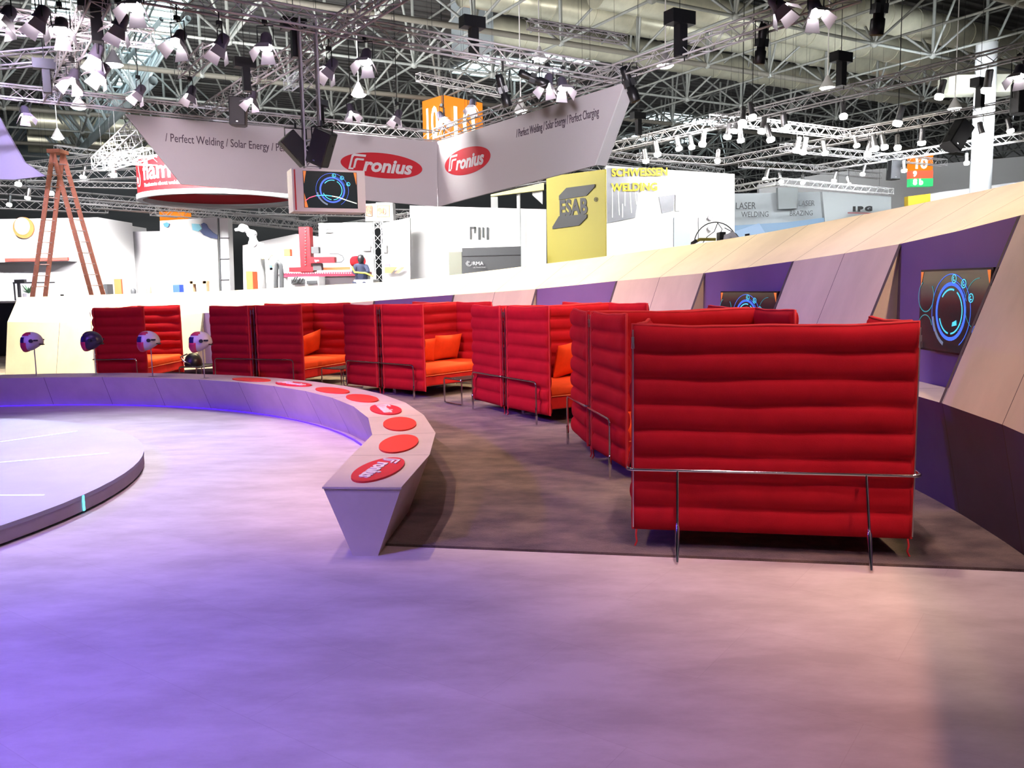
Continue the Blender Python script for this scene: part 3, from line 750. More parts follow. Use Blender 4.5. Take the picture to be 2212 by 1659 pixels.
truss((1560,350),(1890,288),7.0,'bright truss rising right from above the white welding booth')
truss((1600,354),(1762,364),6.9,'truss above the laser booth, left half')
truss((1762,364),(2260,288),6.9,'truss above the laser booth rising to the right edge')
truss((1757,366),(1900,380),7.2,'faint far truss over the laser booth lamps')
truss((1690,318),(2040,352),7.2,'faint far truss crossing in front of the white column')
truss((-40,135),(150,117),7.0,'dim small truss at the left edge')
truss((397,158),(452,108),7.0,'short open-ended truss piece left of the screen tower',w=.26)
truss((622,186),(692,132),7.0,'bright short truss end beside the screen tower',w=.22,col=M_alu_w)
truss((1142,52),(1350,86),8.6,'small truss slung under the ducts above the banner',w=.22)
truss((903,166),(1085,202),8.2,'small truss slung above the orange number sign',w=.22)
truss((212,355),(300,278),6.0,'white glowing truss end above the ladder',w=.4,col=M_alu_w)
truss((232,358),(320,330),6.0,'white truss arm of the far booth above the red ring',w=.3,col=M_alu_w)
truss((240,342),(345,350),6.4,'white far truss running behind the left banner end',w=.3,col=M_alu_w)
truss((120,320),(310,345),9,'dark far truss behind the ladder top, upper')
truss((0,395),(320,402),7.2,'dark far truss behind the ladder, middle')
truss((120,430),(640,470),5.9,'dark far truss behind the ladder, lower')
truss((-20,350),(110,372),7.2,'dim far truss under the lilac banner wing')
truss((1590,408),(1680,392),5.6,'thin pale blue-lit truss frame over the laser booth, left side',w=.25,col=M_alu_w)
truss((1680,392),(1925,414),5.6,'thin pale blue-lit truss frame over the laser booth, long side',w=.25,col=M_alu_w)
truss((1310,332),(1560,372),7.6,'far truss behind the banner tip')
truss((805,470),(885,500),5.2,'pale truss of the far booth beside the big white wall',w=.3,col=M_alu_w)
truss((640,492),(700,470),5.4,'pale truss over the red gantry machine',w=.3,col=M_alu_w)
for k,(p0,p1,z_) in enumerate([((-20,408),(330,438),7.4),((60,385),(330,372),7.8),((-20,440),(230,452),6.3),((200,440),(480,462),6.1),((330,455),(640,480),5.7),((500,470),(760,500),5.0),((690,500),(890,470),5.0),((560,455),(890,462),6.0),((1190,350),(1600,395),8.2),((1060,405),(1200,380),7.2),((-20,370),(330,330),8.6)]):
    truss(p0,p1,z_,['far dim truss low behind the ladder, first of the stack','far dim truss sloping up behind the ladder top','lowest far truss over the white booth at left','far truss right of the ladder under the red ring','far truss below the red ring','far truss left of the red gantry column','far truss between gantry and truss post','far truss below the screen box','far truss over the yellow tower and white booth','far truss under the right banner wing','far truss crossing behind the lilac wing and ladder'][k],w=.45,rc=.03,rb=.014)
# vertical screen tower
tc=atz(664,80,ZR-.2); tc2=Vector((tc.x,tc.y,0)); 
DT=tc.y
zbx=aty(705,362,DT).z; zbot=aty(705,460,DT).z
tt=empty('screen_tower',(tc.x,tc.y,zbx),0,'vertical truss tower hanging above the boxed screen','truss')
truss_parts((tc.x,tc.y,zbx+.0),(tc.x,tc.y,ZR+.1),.29,tt)
# boxed screen below it
L_=aty(640,364,DT-.35); R_=aty(790,372,DT-.15); hh=(zbx-zbot)
bt=empty('screen_box',(tc.x,tc.y,zbot),0,'white hanging box with a screen showing a blue ring, below the tower','screen')
c=(aty(640,364,DT-.25)+aty(788,376,DT-.25))/2
Wb=(R_-L_).length
ang=math.radians(24); ux=Vector((math.cos(ang),math.sin(ang),0)); nf=Vector((-math.sin(ang),math.cos(ang),0)); nf=nf if nf.y<0 else -nf
cc=aty(712,412,DT-.3); M4=frame(cc,ux,(0,0,1))
Wb,Hb=1.09*DT/13.0,hh*.92
for sgn in (1,):
    MB().box(cc-nf*.25,(Wb,.5,Hb),ang).build('box_body',M_whiteg,bt,world=True)
sw,sh=Wb*.74,Hb*.86
M5=M4@Matrix.Translation((.02,.02*Hb,.004))
MB().add([M5@Vector((sx*sw/2,sy*sh/2,.0)) for sx,sy in((-1,-1),(1,-1),(1,1),(-1,1))],[(0,1,2,3)]).build('display',M_scr,bt,world=True,recalc=False)
ui(M5,sw,sh,bt,1)
MB().add([M4@Vector((x,y,.004)) for x,y in ((-Wb*.475,-Hb*.47),(-Wb*.455,-Hb*.47),(-Wb*.455,Hb*.47),(-Wb*.475,Hb*.47))],[(0,1,2,3)]).build('red_stripe',M_logored,bt,world=True,recalc=False)

# ------------------------------------------------------------ lamps
def barn(tilt,label):
    t=empty('barn_door_spotlight',(0,0,0),0,label,'spotlight','barn-door spotlights on the stage rig')
    R=Matrix.Rotation(tilt,3,'X')
    b=MB(); b.lathe([(0,.20),(.07,.20),(.095,.16),(.10,.02),(.12,-.02),(.12,-.06)],n=16,M=R); b.build('housing',mat('spot_housing',(.16,.14,.2),.4,.4),t)
    MB().lathe([(.115,-.05),(.09,-.085),(.05,-.105),(0,-.11)],n=16,M=R).build('lens',M_lampglow,t)
    for k in range(4):
        a=k*PI/2; Q=R@Matrix.Rotation(a,3,'Z'); L=.20 if k%2 else .17; o=.12+.09
        b=MB(); p=[Vector((-.09,.115,-.06)),Vector((.09,.115,-.06)),Vector((.13,.115+.11,-.06-L)),Vector((-.13,.115+.11,-.06-L))]
        n=Vector((0,.005,.002)); b.hexa([Q@q for q in p]+[Q@(q+n) for q in p]); b.build('barn_door',M_barn,t)
    b=MB(); b.path([(-.13,0,.0),(-.135,0,.18),(-.135,0,.30),(.135,0,.30),(.135,0,.18),(.13,0,0)],.010,6); b.build('yoke',M_blackm,t)
    return t
protos=[barn(.62,'x'),barn(-.5,'x'),barn(.42,'x')]
pu=[False]*3
def put(kind,px,py,z,label,rz=None,sc=1,group=None):
    loc,top,ok=snap(px,py,z,.5)
    sc*=min(1.25,max(.8,loc.y/atz(px,py,z).y))
    if kind in ('b0','b1','b2'):
        i=int(kind[1]); rz=(0 if i==1 else PI)+random.uniform(-1.1,1.1) if rz is None else rz
        if not pu[i]:
            pu[i]=True; o=protos[i]; o.location=loc; o.rotation_euler=(0,0,rz); o['label']=label
        else: o=dup(protos[i],loc,rz,label)
        o.scale=(sc,sc,sc); hl=(top-loc.z)/sc
        MB().tube((0,0,.29),(0,0,max(.42,hl)),.012,6).box((0,0,.36),(.07,.09,.07)).build('clamp',M_blackm,o); return o
spots=[(12,38,'at the top left corner, cut by the left edge','b0'),(85,40,'at the top left with a bright square of light','b1'),(132,62,'hanging right of the bright square one at top left','b0'),(258,55,'with purple and orange doors near the skylight glare','b2'),(290,8,'cut by the top edge inside the skylight glare','b1'),
(385,88,'pointing down right, left of the rig crossing','b0'),(476,98,'with a pink door, second left of the screen tower','b1'),(574,96,'just left of the screen tower','b2'),(712,148,'just right of the screen tower','b0'),(790,128,'second to the right of the screen tower','b1'),
(207,120,'low on the steep left truss','b2'),(218,158,'with a tan door under the steep left truss','b0'),(158,170,'biggest cluster lamp beside the steep left truss','b1'),(55,245,'hanging alone above the lilac banner wing','b2'),(300,200,'above the left banner end','b0'),
(1183,180,'left of the pair above the right banner wing','b2'),(1216,186,'right of the pair above the right banner wing','b1'),(1683,15,'purple-doored, at the top edge right of centre','b0'),(1762,22,'bright, at the top edge right of centre','b1'),(1020,228,'small, in front of the orange number sign','b2'),(955,255,'small and black, above the banner fold','b0'),(858,252,'small, left of the orange number sign','b1'),(758,240,'small, right of the screen tower','b2'),(545,214,'behind the left speaker','b1'),(412,203,'above the left banner lettering','b2'),(2200,160,'at the right edge','b1')]
for px,py,d,k in spots:
    far=k; z=5.75 if py<200 else 5.9
    put(k,px,py,z,'barn-door spotlight '+d,sc=1.0 if py<200 else .9)
def bell(px,py,z,label,sc=1):
    t=empty('bell_lamp',atz(px,py,z),0,label,'lamp','bell-shaped hall lamps'); s=sc
    MB().lathe([(.05*s,.42*s),(.09*s,.34*s),(.13*s,.26*s),(.22*s,.10*s),(.27*s,0)],n=20).build('shade',M_alu,t)
    MB().lathe([(.25*s,.01*s),(.2*s,-.05*s),(.1*s,-.08*s),(0,-.09*s)],n=20).build('bulb',M_lampglow,t)
    MB().tube((0,0,.4*s),(0,0,14.55-t.location.z),.02,8).build('stem',M_alu,t)
for px,py,z,l in [(246,140,8,'near the skylight glare'),(170,232,8,'above the left banner tip'),(125,298,8.2,'above the ladder'),(243,378,8.2,'between ladder and red ring'),(775,205,8,'right of the screen tower'),(1125,240,7.6,'over the right banner wing'),(1437,142,8,'right of the banner tip, high'),(1787,190,8,'over the right trusses'),(2062,235,8,'left of the white column'),(1165,128,9,'under the small slung truss')]:
    bell(px,py,z,'bell-shaped hall lamp glowing white '+l,.95)
def par(px,py,z,sc,tilt,rz): 
    loc,top,ok=snap(px,py,z,.7); sc*=min(1.3,max(.8,loc.y/atz(px,py,z).y))
    t=par_proto
    if not par_used[0]: par_used[0]=True; o=t; o.location=loc; o.rotation_euler=(0,0,rz)
    else: o=dup(t,loc,rz,t['label'])
    o.scale=(sc,sc,sc); MB().tube((0,0,.3),(0,0,max(.5,(top-loc.z)/sc)),.012,5).build('hanger',M_blackm,o); return o
par_used=[False]
def make_par():
    t=empty('can_spotlight',(0,0,0),0,'small chrome can spotlight glowing white on the far right trusses','spotlight','small can spotlights of the far booths')
    R=Matrix.Rotation(.25,3,'X')
    MB().lathe([(0,.42),(.07,.42),(.085,.38),(.09,.1),(.10,.0)],n=12,M=R).build('can',M_steel,t)
    MB().lathe([(.095,.02),(.13,-.03),(.11,-.12),(0,-.15)],n=12,M=R).build('bulb',M_lampglow,t)
    return t
par_proto=make_par()
for px,py in [(1466,318),(1494,315),(1518,308),(1572,292),(1587,280),(1604,262),(1625,250),(1646,280),(1664,298),(1697,272),(1694,275),(1721,322),(1735,325),(1782,328),(1822,248),(1850,312),(1890,318),(1875,330),(1910,315),(1939,316),(1991,305),(2122,290),(2182,280),(2132,190),(1654,385),(1687,390),(1734,393),(1802,388),(1833,396),(1864,374),(1953,366),(2088,350),(1395,345),(1420,330),(1550,345),(1600,300),(1940,262),(2030,205)]:
    par(px,py,6.2,random.uniform(.85,1.1),0,random.uniform(0,6.28))
def par_far(px,py): par(px,py,6.0,1.0,0,random.uniform(0,6.28))
for px,py in [(60,425),(20,440),(110,415),(180,380),(245,375),(40,395)]: par_far(px,py)
def profile(px,py,z,label,tilt=.25,rz=0,sc=1,roll=0):
    t=empty('profile_spotlight',snap(px,py,z,.6)[0],rz,label,'spotlight','black profile spotlights'); R=Matrix.Rotation(roll,3,'Y')@Matrix.Rotation(tilt,3,'X'); s=sc
    MB().lathe([(0,.34*s),(.07*s,.33*s),(.085*s,.24*s),(.075*s,.12*s),(.075*s,-.10*s),(.10*s,-.12*s),(.10*s,-.32*s),(.092*s,-.33*s)],n=16,M=R).box(R@Vector((0,.0,.02*s)),(.2*s,.14*s,.13*s),M=R).build('housing',M_black,t)
    MB().lathe([(0,-.30*s),(.088*s,-.30*s)],n=16,M=R).build('lens',M_lens,t,recalc=False)
    MB().path([(-.13*s,0,0),(-.13*s,0,.38*s),(.13*s,0,.38*s),(.13*s,0,0)],.012,6).tube((0,0,.38*s),(0,0,snap(px,py,z,.6)[1]-t.location.z),.02,8).build('yoke',M_blackm,t)
profile(1645,95,5.6,'black profile spotlight with amber lens below the top right truss',.2,.3,1.05)
profile(1899,22,5.6,'black profile spotlight with amber lens cut by the top edge at right',.15,.2,1.05)
profile(1360,182,5.9,'black profile spotlight at the right tip of the banner',.0,0,1.2,-.35)
profile(1087,196,5.9,'black profile spotlight above the middle of the right banner wing',.2,0,1,-.3)
profile(1152,170,6.0,'black profile spotlight lying level left of the lamp pair',.2,0,1,-1.2)
def hoist(px,py,z,label,sc=1,h=.8):
    t=empty('chain_hoist',atz(px,py,z),.5,label,'hoist','black chain hoists on the trusses'); s=sc
    MB().box((0,0,h*.42*s),(.44*s,.24*s,.2*s)).build('motor',M_black,t); MB().box((.02*s,0,0),(.15*s,.15*s,h*.6*s)).build('chain_bag',M_black,t)
    MB().tube((.1*s,0,-.3*s),(.1*s,0,h*.4*s),.014,6).tube((.0,0,h*.5*s),(0,0,14.55-t.location.z),.008,5).box((.14*s,0,h*.44*s+.101*s),(.1*s,.1*s,.004)).build('chain',M_blackm,t)
for px,py,z,l,s_ in [(1021,90,6.6,'on the long top truss above the number sign',1.1),(1468,88,6.5,'on the right rig truss near the top edge',1.3),(636,95,6.1,'beside the top of the screen tower',1.0),(530,172,6.1,'on the steep truss above the left speaker',1.0),(1378,275,6.4,'right of the banner tip',1.0),(1816,160,6.8,'right, over the long truss with the white lamp',1.2),(2116,210,6.8,'in front of the white column',1.2),(205,55,6.1,'hanging in the steep left truss',1.1),(98,175,6.1,'at the lower end of the steep left truss',1.0),(692,250,6.2,'behind the tower above the banner',.9)]:
    hoist(px,py,z,'black chain hoist '+l,s_)
def speaker(px,py,z,label,rz=0,rx=0,ry=0,sc=1,w=.36,h=.62):
    t=empty('hanging_speaker',atz(px,py,z) if 'tower' in label else snap(px,py,z,.8)[0],rz,label,'speaker','black hanging loudspeakers'); R=Matrix.Rotation(ry,3,'Y')@Matrix.Rotation(rx,3,'X'); s=sc
    p=[(-w/2,-.17),(w/2,-.17),(w/2,.06),(w*.3,.2),(-w*.3,.2),(-w/2,.06)]
    b=MB(); b.prism([R@Vector((x*s,y*s,-h/2*s)) for x,y in p],R@Vector((0,0,h*s))); o=b.build('cabinet',M_black,t); m=o.modifiers.new('bevel','BEVEL'); m.width=.02; m.segments=2
    MB().box(R@Vector((0,-.175*s,0)),(w*.9*s,.012,h*.93*s),M=R).build('grille',mat('speaker_grille',(.03,.03,.034),.7),t)
    MB().box(R@Vector((0,-.183*s,-h*.38*s)),(.04*s,.004,.022*s),M=R).build('badge',M_steel,t)
    MB().path([(-w*.58*s,0,0),(-w*.58*s,0,h*.62*s),(w*.58*s,0,h*.62*s),(w*.58*s,0,0)],.014,6).tube((0,0,h*.62*s),(0,0,max(h*.62*s+.1,(0 if 'tower' in label else (snap(px,py,z,.8)[1]-t.location.z)))),.02,6).build('bracket',M_blackm,t)
speaker(516,242,5.75,'black loudspeaker hanging in front of the left banner wing',.1,0,.06,1.05)
speaker(640,322,(aty(640,322,DT).z),'black loudspeaker tilted on the left side of the screen tower',.5,0,-.75,.95)
speaker(697,320,(aty(697,320,DT-.2).z),'black loudspeaker tilted on the right side of the screen tower',-.3,.1,.42,1.0)
speaker(2066,293,6.0,'black speaker box tilted beside the white column',.3,0,.6,1.5)
speaker(1929,368,6.2,'black speaker hanging left of the hall exit sign',.2,0,.05,1.3)
speaker(2207,212,6.3,'black speaker cut by the right edge',.1,0,0,1.3)
o=MB().tube(aty(612,318,DT-.1),aty(716,290,DT+.1),.024,8).build('speaker_pipe',M_steel); tag(o,'bright steel pipe crossing the screen tower, carrying two loudspeakers','pipe')

# ------------------------------------------------------------ hall shell and roof steelwork
Z0,Z1,ZD=11.0,13.8,14.6
ON=Vector((8.72,37.56,0))
def G_(i,j,z): return Vector((ON.x,ON.y,z))+AD*(5.5*i)+BD*(3.8*j)
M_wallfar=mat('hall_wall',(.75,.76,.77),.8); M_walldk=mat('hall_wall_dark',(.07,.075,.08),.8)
def hallbox(a0,a1,b0,b1):
    return [G_(a0,b0,0),G_(a0,b1,0),G_(a1,b1,0),G_(a1,b0,0)]
A0,A1,B0,B1=-10,8,-13,14
hc=hallbox(A0,A1,B0,B1)
n=MB(); n.add([p+Vector((0,0,ZD)) for p in hc],[(0,1,2,3)])
# corrugation ribs of the deck
for k in range(0,150):
    t=k/150; a=lerp(hc[0],hc[3],t)+Vector((0,0,ZD-.05)); c=lerp(hc[1],hc[2],t)+Vector((0,0,ZD-.05))
    n.box((a+c)/2,((a-c).length,.22,.10),math.atan2(c.y-a.y,c.x-a.x),1)
struct(n.build('ceiling',[M_deck,mat('deck_rib',(.09,.088,.086),.7)]),'dark corrugated hall roof deck')
def wallq(p,q,name,m,z1=ZD):
    return struct(MB().add([p,q,q+Vector((0,0,z1)),p+Vector((0,0,z1))],[(0,1,2,3)]).build(name,m,recalc=False))
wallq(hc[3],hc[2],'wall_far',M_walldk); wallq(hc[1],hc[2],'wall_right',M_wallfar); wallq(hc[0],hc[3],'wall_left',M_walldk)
# pale lower hall wall seen at the right over the laser booth
def pslab(px,Y,th,m,name='x',zb=None,parent=None):
    """slab standing at depth Y whose front outline is given in the photograph, pushed back by th"""
    q=[aty(x,y,Y) for x,y in px]
    for (x,y),p in zip(px,q):
        if y>=635: p.z=0
    return MB().prism(q,(0,th,0)).build(name,m,parent,world=True)
# space frame: one object per roof row
tn=1
for i in range(-6,8):
    m=MB(); 
    for j in range(-11,13):
        p=G_(i,j,Z0)
        if p.y<9: continue
        ang=abs(p.x)/max(p.y,1)
        if ang>.95: continue
        heavy=(i%2==0)
        m.tube(p,G_(i,j+1,Z0),.12 if heavy else .06,8 if heavy else 6,cap=False,mi=1 if heavy else 0)
        m.tube(p,G_(i+1,j,Z0),.05,6,cap=False)
        m.tube(p,p+Vector((0,0,Z1-Z0)),.07,6,cap=False)
        for di,dj in ((.5,.5),(.5,-.5),(-.5,.5),(-.5,-.5)):
            m.tube(p,G_(i+di,j+dj,Z1),.055,5,cap=False)
        m.tube(G_(i+.5,j+.5,Z1),G_(i+.5,j+1.5,Z1),.055,5,cap=False); m.tube(G_(i+.5,j+.5,Z1),G_(i+1.5,j+.5,Z1),.05,5,cap=False)
        m.lathe([(0,.16),(.13,.1),(.16,0),(.13,-.1),(0,-.16)],p,8)
    if m.v:
        struct(m.build('trim_%d'%tn,[M_galv,M_galvb],recalc=False),'row of tubular roof steelwork across the hall'); tn+=1
# the deep main girder along the hall at the upper left
g0=atz(177,321,10.6); g1=atz(451,60,10.6); gd=(g1-g0); gd.z=0; gd.normalize(); gp=Vector((-gd.y,gd.x,0))
m=MB(); a=g0-gd*26; L=46
for off,z,r in ((0,10.6,.20),(-1.6,13.4,.13),(1.6,13.4,.13),(-.5,13.2,.10),(.5,13.2,.10)):
    m.tube(a+gp*off+Vector((0,0,z-10.6)),a+gp*off+gd*L+Vector((0,0,z-10.6)),r,8,cap=False)
for k in range(12):
    c=a+gd*(k*3.9); 
    for off in (-1.6,1.6):
        for dk in (-1.95,0,1.95): m.tube(c,c+gd*dk+gp*off+Vector((0,0,2.8)),.075,6,cap=False)
    m.tube(c+gp*-1.6+Vector((0,0,2.8)),c+gp*1.6+Vector((0,0,2.8)),.06,5,cap=False)
M_galvt=mat('roof_steel_teal_lit',(.42,.50,.52),.5,.2)  # roof steel with the teal light on the girder mixed into its colour
struct(m.build('trim_%d'%tn,M_galvt,recalc=False),'deep pale tubular main girder at the upper left'); tn+=1
# skylights in the deck
def skylight(px,py,la,lb,label):
    c=atz(px,py,ZD-.16); b=MB(); t=empty('skylight',c,math.radians(30),label,'skylight','bright skylights in the roof')
    MB().box((0,0,0),(lb,la,.06)).build('glazing',M_sky,t)
    f=MB(); nb=max(2,int(lb/1.1)); na=max(2,int(la/1.1))
    for k in range(nb+1): f.box((-lb/2+lb*k/nb,0,-.06),(.09,la,.09))
    for k in range(na+1): f.box((0,-la/2+la*k/na,-.06),(lb,.09,.09))
    f.build('glazing_bars',M_galv,t)
skylight(318,40,13,2.6,'long white skylight glaring above the top left rig')
skylight(262,150,8,2.2,'second skylight further along the top left strip')
skylight(215,262,2.5,9,'wide skylight strip above the ladder and left banner tip')
skylight(1100,150,4,6,'skylight patch behind the small slung trusses at top centre')
skylight(1235,118,2.5,4,'small skylight patch above the lamp pair')
skylight(1500,262,3,9,'skylight patch seen through the lattice right of the banner')
skylight(1420,300,2.4,7,'low skylight patch over the white welding booth')
skylight(120,20,3,2,'small skylight in the top left corner')
# ventilation ducts along the roof
def duct(p0,p1,z,r,label,riser=False):
    a=atz(*p0,z); c=atz(*p1,z); d=(c-a); d.z=0; L=d.length; d=BD; 
    t=empty('ventilation_duct',a,0,label,'duct','big sheet-metal roof ducts'); b=MB(); b.tube(a,a+d*L,r,20); b.build('duct_body',M_duct,t,world=True)
    f=MB(); k=0
    while k*1.9<L: f.tube(a+d*(k*1.9-.03),a+d*(k*1.9+.03),r+.025,20); k+=1
    f.build('seam_bands',M_duct,t,world=True)
    if riser: MB().box(a+Vector((-.5,0,.6)),(1.1,1.8,3.2),math.radians(30)).build('riser',mat('duct_grey',(.32,.36,.38),.5,.3),t,world=True)
duct((1045,62),(1900,218),12.6,.62,'nearest duct to the number sign, starting at a grey riser box',True)
duct((1000,-25),(2260,205),12.6,.62,'middle duct crossing the top right')
duct((1290,-20),(2260,150),12.6,.62,'duct running along the top edge to the right')
duct((1700,-10),(2300,95),12.6,.62,'rightmost duct at the top right corner')
duct((60,258),(330,296),12.4,.9,'pale duct above the ladder, upper')
duct((60,300),(330,335),12.4,.9,'pale duct above the ladder, lower')

# ------------------------------------------------------------ number cube and hall signs
Y=40
c=aty(957,252,Y); t=empty('number_sign',(c.x,c.y,aty(957,300,Y).z),0,'glowing orange box sign with a white 10 hanging above the banner fold','sign')
eL,eM,eR=(912,218,298),(957,206,304),(1042,219,280)
pL=[aty(912,220,Y+1.3),aty(957,205,Y),aty(957,304,Y),aty(912,299,Y+1.3)]
pR=[aty(957,205,Y),aty(1042,220,Y+1.9),aty(1042,288,Y+1.9),aty(957,304,Y)]
zt=pL[1].z; zb=pL[2].z
def up_(p,z): return Vector((p.x,p.y,z))
L0,M0,R0=pL[0],pL[1],pR[1]; bk=L0+R0-M0
b=MB(); b.hexa([up_(q,zb) for q in (L0,M0,R0,bk)]+[up_(q,zt) for q in (L0,M0,R0,bk)]); b.build('light_box',M_orange_em,t,world=True)
dL=(M0-L0); dL.z=0; dR=(R0-M0); dR.z=0; H=zt-zb
text_mesh('numeral','10',H*1.0,frame(up_(L0,zb+H*.10)+dL*.12+Vector((-.05,-.09,0)),dL,(0,0,1)),M_white_em,t,off=.02,sx=dL.length/H*.68,ex=.01)
text_mesh('numeral','10',H*1.0,frame(up_(M0,zb+H*.10)+dR*.10+Vector((.05,-.06,0)),dR,(0,0,1)),M_white_em,t,off=.02,sx=dR.length/H*.68,ex=.01)
MB().tube((M0.x,M0.y,zt),(M0.x,M0.y,14.55),.03,6).box((M0.x,M0.y,(zt+zb)/2),(.06,.06,H)).build('hanger',M_blackm,t,world=True)
Y=48; t=empty('hall_sign',(aty(1990,403,Y)),0,'orange and green glowing hall number sign left of the white column','sign')
M_gr_em=mat('green_lightbox',(.05,.6,.2),.5,emit=.9,ecol=(.05,.65,.2)); M_rd_em=mat('red_lightbox',(.9,.1,.05),.5,emit=.9,ecol=(1,.16,.08))
for y0,y1,m_,tx in ((335,368,M_orange_em,'10'),(368,385,M_rd_em,'9'),(385,403,M_gr_em,'8 b')):
    p=aty(1966,y1,Y); q=aty(2016,y0,Y); MB().box(((p.x+q.x)/2,Y+.2,(p.z+q.z)/2),(q.x-p.x,.4,q.z-p.z)).build('light_box',m_,t,world=True)
    text_mesh('numeral',tx,(q.z-p.z)*1.0,frame((p.x+.15,Y-.02,p.z+.1),(1,0,0),(0,0,1)),M_white_em,t,ex=.01,off=.02)

MB().tube(aty(1990,337,48.2),Vector((aty(1990,337,48.2).x,48.2,14.55)),.03,6).build('hanger',M_blackm,t,world=True)
# ------------------------------------------------------------ booths beyond the wall
def gbox(x0,y0,x1,Y,depth,m,name,label=None,cat=None,parent=None,yb=None,rz=0,skew=0):
    """box standing on the hall floor (or ending at photo row yb) with its front top edge at photo (x0..x1, y0)"""
    a=aty(x0,y0,Y); c=aty(x1,y0,Y); z1=(a.z+c.z)/2; z0=0 if yb is None else aty((x0+x1)/2,yb,Y).z
    b=MB(); w=c.x-a.x; b.box(((a.x+c.x)/2,Y+depth/2,(z0+z1)/2),(w,depth,z1-z0))
    o=b.build(name,m,parent,world=True) if parent else b.build(name,m)
    if label: tag(o,label,cat)
    return o
def item(name,x,yb,Y,label,cat,group=None):
    p=aty(x,yb,Y); return empty(name,p,0,label,cat,group),p
def lab(px,py,Y,txt,h,m,parent,off=0,shear=0,sx=1):
    p=aty(px,py,Y); q=aty(px,py-h,Y); return text_mesh('lettering',txt,(q.z-p.z)*1.38,frame((p.x,Y-.03,p.z),(1,0,0),(0,0,1)),m,parent,off=off,shear=shear,sx=sx,ex=.008)
M_silver=mat('silver_panel',(.27,.275,.31),.4,.2,noise=.25,nscale=.6)
# left white booth with round logo and red stripe
t,p=item('exhibition_booth',100,640,34,'white booth with round orange emblem and red stripe at the far left','booth')
gbox(-60,472,213,34,3,M_white,'booth_wall',parent=t); gbox(-60,556,145,33.2,.8,M_white,'canopy',parent=t,yb=566)
o=gbox(10,557,146,33.1,.1,mat('stripe_red',(.8,.1,.08),.5),'stripe',parent=t,yb=564)
c=aty(52,492,33.9); MB().prism([c+Vector((x*.42,0,y*.42)) for x,y in ellipse_slab(1,1,0,32)],(0,-.06,0)).build('emblem',mat('emblem_orange',(.85,.25,.08),.5),t,world=True)
MB().prism([c+Vector((x*.30-.02,-.07,y*.34+.06)) for x,y in ellipse_slab(1,1,0,32)],(0,-.03,0)).build('emblem',M_whiteg,t,world=True)
lab(43,499,33.8,'U',12,M_grey,t,off=.01)
gbox(10,590,40,33,1.2,mat('lilac_post',(.5,.5,.62),.5),'post',parent=t)
gbox(-60,617,32,30,1.5,M_grey,'booth_counter','grey counter standing behind the left end of the wall','counter')
gbox(-60,654,34,22.5,1,M_navy,'bar_counter','dark navy counter with white top at the left edge','counter')
gbox(-60,651,36,22.3,1.3,M_white,'counter_top','white top lying on the navy counter at the left edge','worktop',yb=655)
t,p=item('exhibition_booth',400,640,38,'long overexposed white booth wall behind the ladder and helmet poster','booth')
gbox(213,487,275,38.5,2,M_white,'booth_wall',parent=t); gbox(275,500,345,38,2,M_white,'booth_wall',parent=t)
pslab([(345,477),(468,469),(472,640),(345,642)],37.5,.4,M_white,'booth_wall',parent=t)
pslab([(470,471),(492,471),(496,640),(474,640)],37.0,.6,M_white,'booth_wall',parent=t)
for y in (513,558,603): pslab([(474,y),(494,y),(494,y+2),(474,y+2)],36.9,.1,M_dgrey,'shelf',parent=t)
pslab([(470,471),(472,471),(476,640),(474,640)],36.9,.1,M_dgrey,'frame_post',parent=t)
# poster figure in welding glare
po=empty('printed_poster',aty(440,520,37.3),0,'printed poster of a welder in blue glare on the white booth','poster')
MB().prism([aty(x,y,37.35) for x,y in [(434,484),(440,481),(446,484),(450,492),(460,502),(470,508),(470,516),(455,514),(440,508),(432,500),(437,494)]],(0,.04,0)).build('figure_print',mat('print_navy',(.06,.08,.2),.6),po,world=True)
MB().prism([aty(x,y,37.36) for x,y in [(414,483),(430,484),(436,494),(428,500),(416,497)]],(0,.04,0)).build('glare_print',mat('print_cyan',(.3,.7,.85),.6),po,world=True)
MB().prism([aty(x,y,37.36) for x,y in [(352,483),(360,480),(366,484),(362,491),(355,490)]],(0,.04,0)).build('blue_print',mat('print_blue',(.1,.35,.8),.6),po,world=True)
gbox(344,457,397,44,1,M_orange_em,'striped_lightbox','orange glowing striped light box under the red ring','sign',yb=492)
# red ring banner
YR=34; rc=aty(476,428,YR); Rr=160/1800*YR; zt=aty(470,366,YR-Rr).z; zb_=aty(470,436,YR).z
t=empty('ring_banner',(rc.x,rc.y,zb_),0,'big round red hanging ring with white flame logo','banner')
MB().lathe([(Rr,.16),(Rr,1.42)],n=64).lathe([(Rr-.06,1.42),(Rr-.06,.16)],n=64).build('red_drum',mat('ring_red',(.40,.014,.022),.6),t,recalc=False)
MB().lathe([(Rr-.16,0),(Rr+.06,0),(Rr+.06,.18),(Rr-.16,.18),(Rr-.16,0)],n=64).build('white_rim',M_whiteg,t)
MB().lathe([(Rr+.01,1.40),(Rr+.03,1.46),(Rr-.06,1.46)],n=64).build('white_rim',M_whiteg,t)
MB().lathe([(0,.9),(Rr*.72,.9)],n=40,smooth=False).lathe([(Rr*.72,.9),(Rr*.72,.5)],n=40).build('inner_canopy',M_white,t)
def drum(txt,size,a0,z,m):
    def bend(p):
        a=math.radians(a0)+p.x/Rr; return Vector((rc.x+(Rr+.02+p.z)*math.sin(a),rc.y-(Rr+.02+p.z)*math.cos(a),zb_+z+p.y))
    return text_mesh('lettering',txt,size,Matrix.Identity(4),m,t,off=size*.02,ex=.004,bend=bend)
drum('flame',.92,-43,.62,M_whiteg); drum('Passionate about welding',.19,-42,.36,M_whiteg); drum('Passionate about welding',.19,42,.36,M_whiteg)
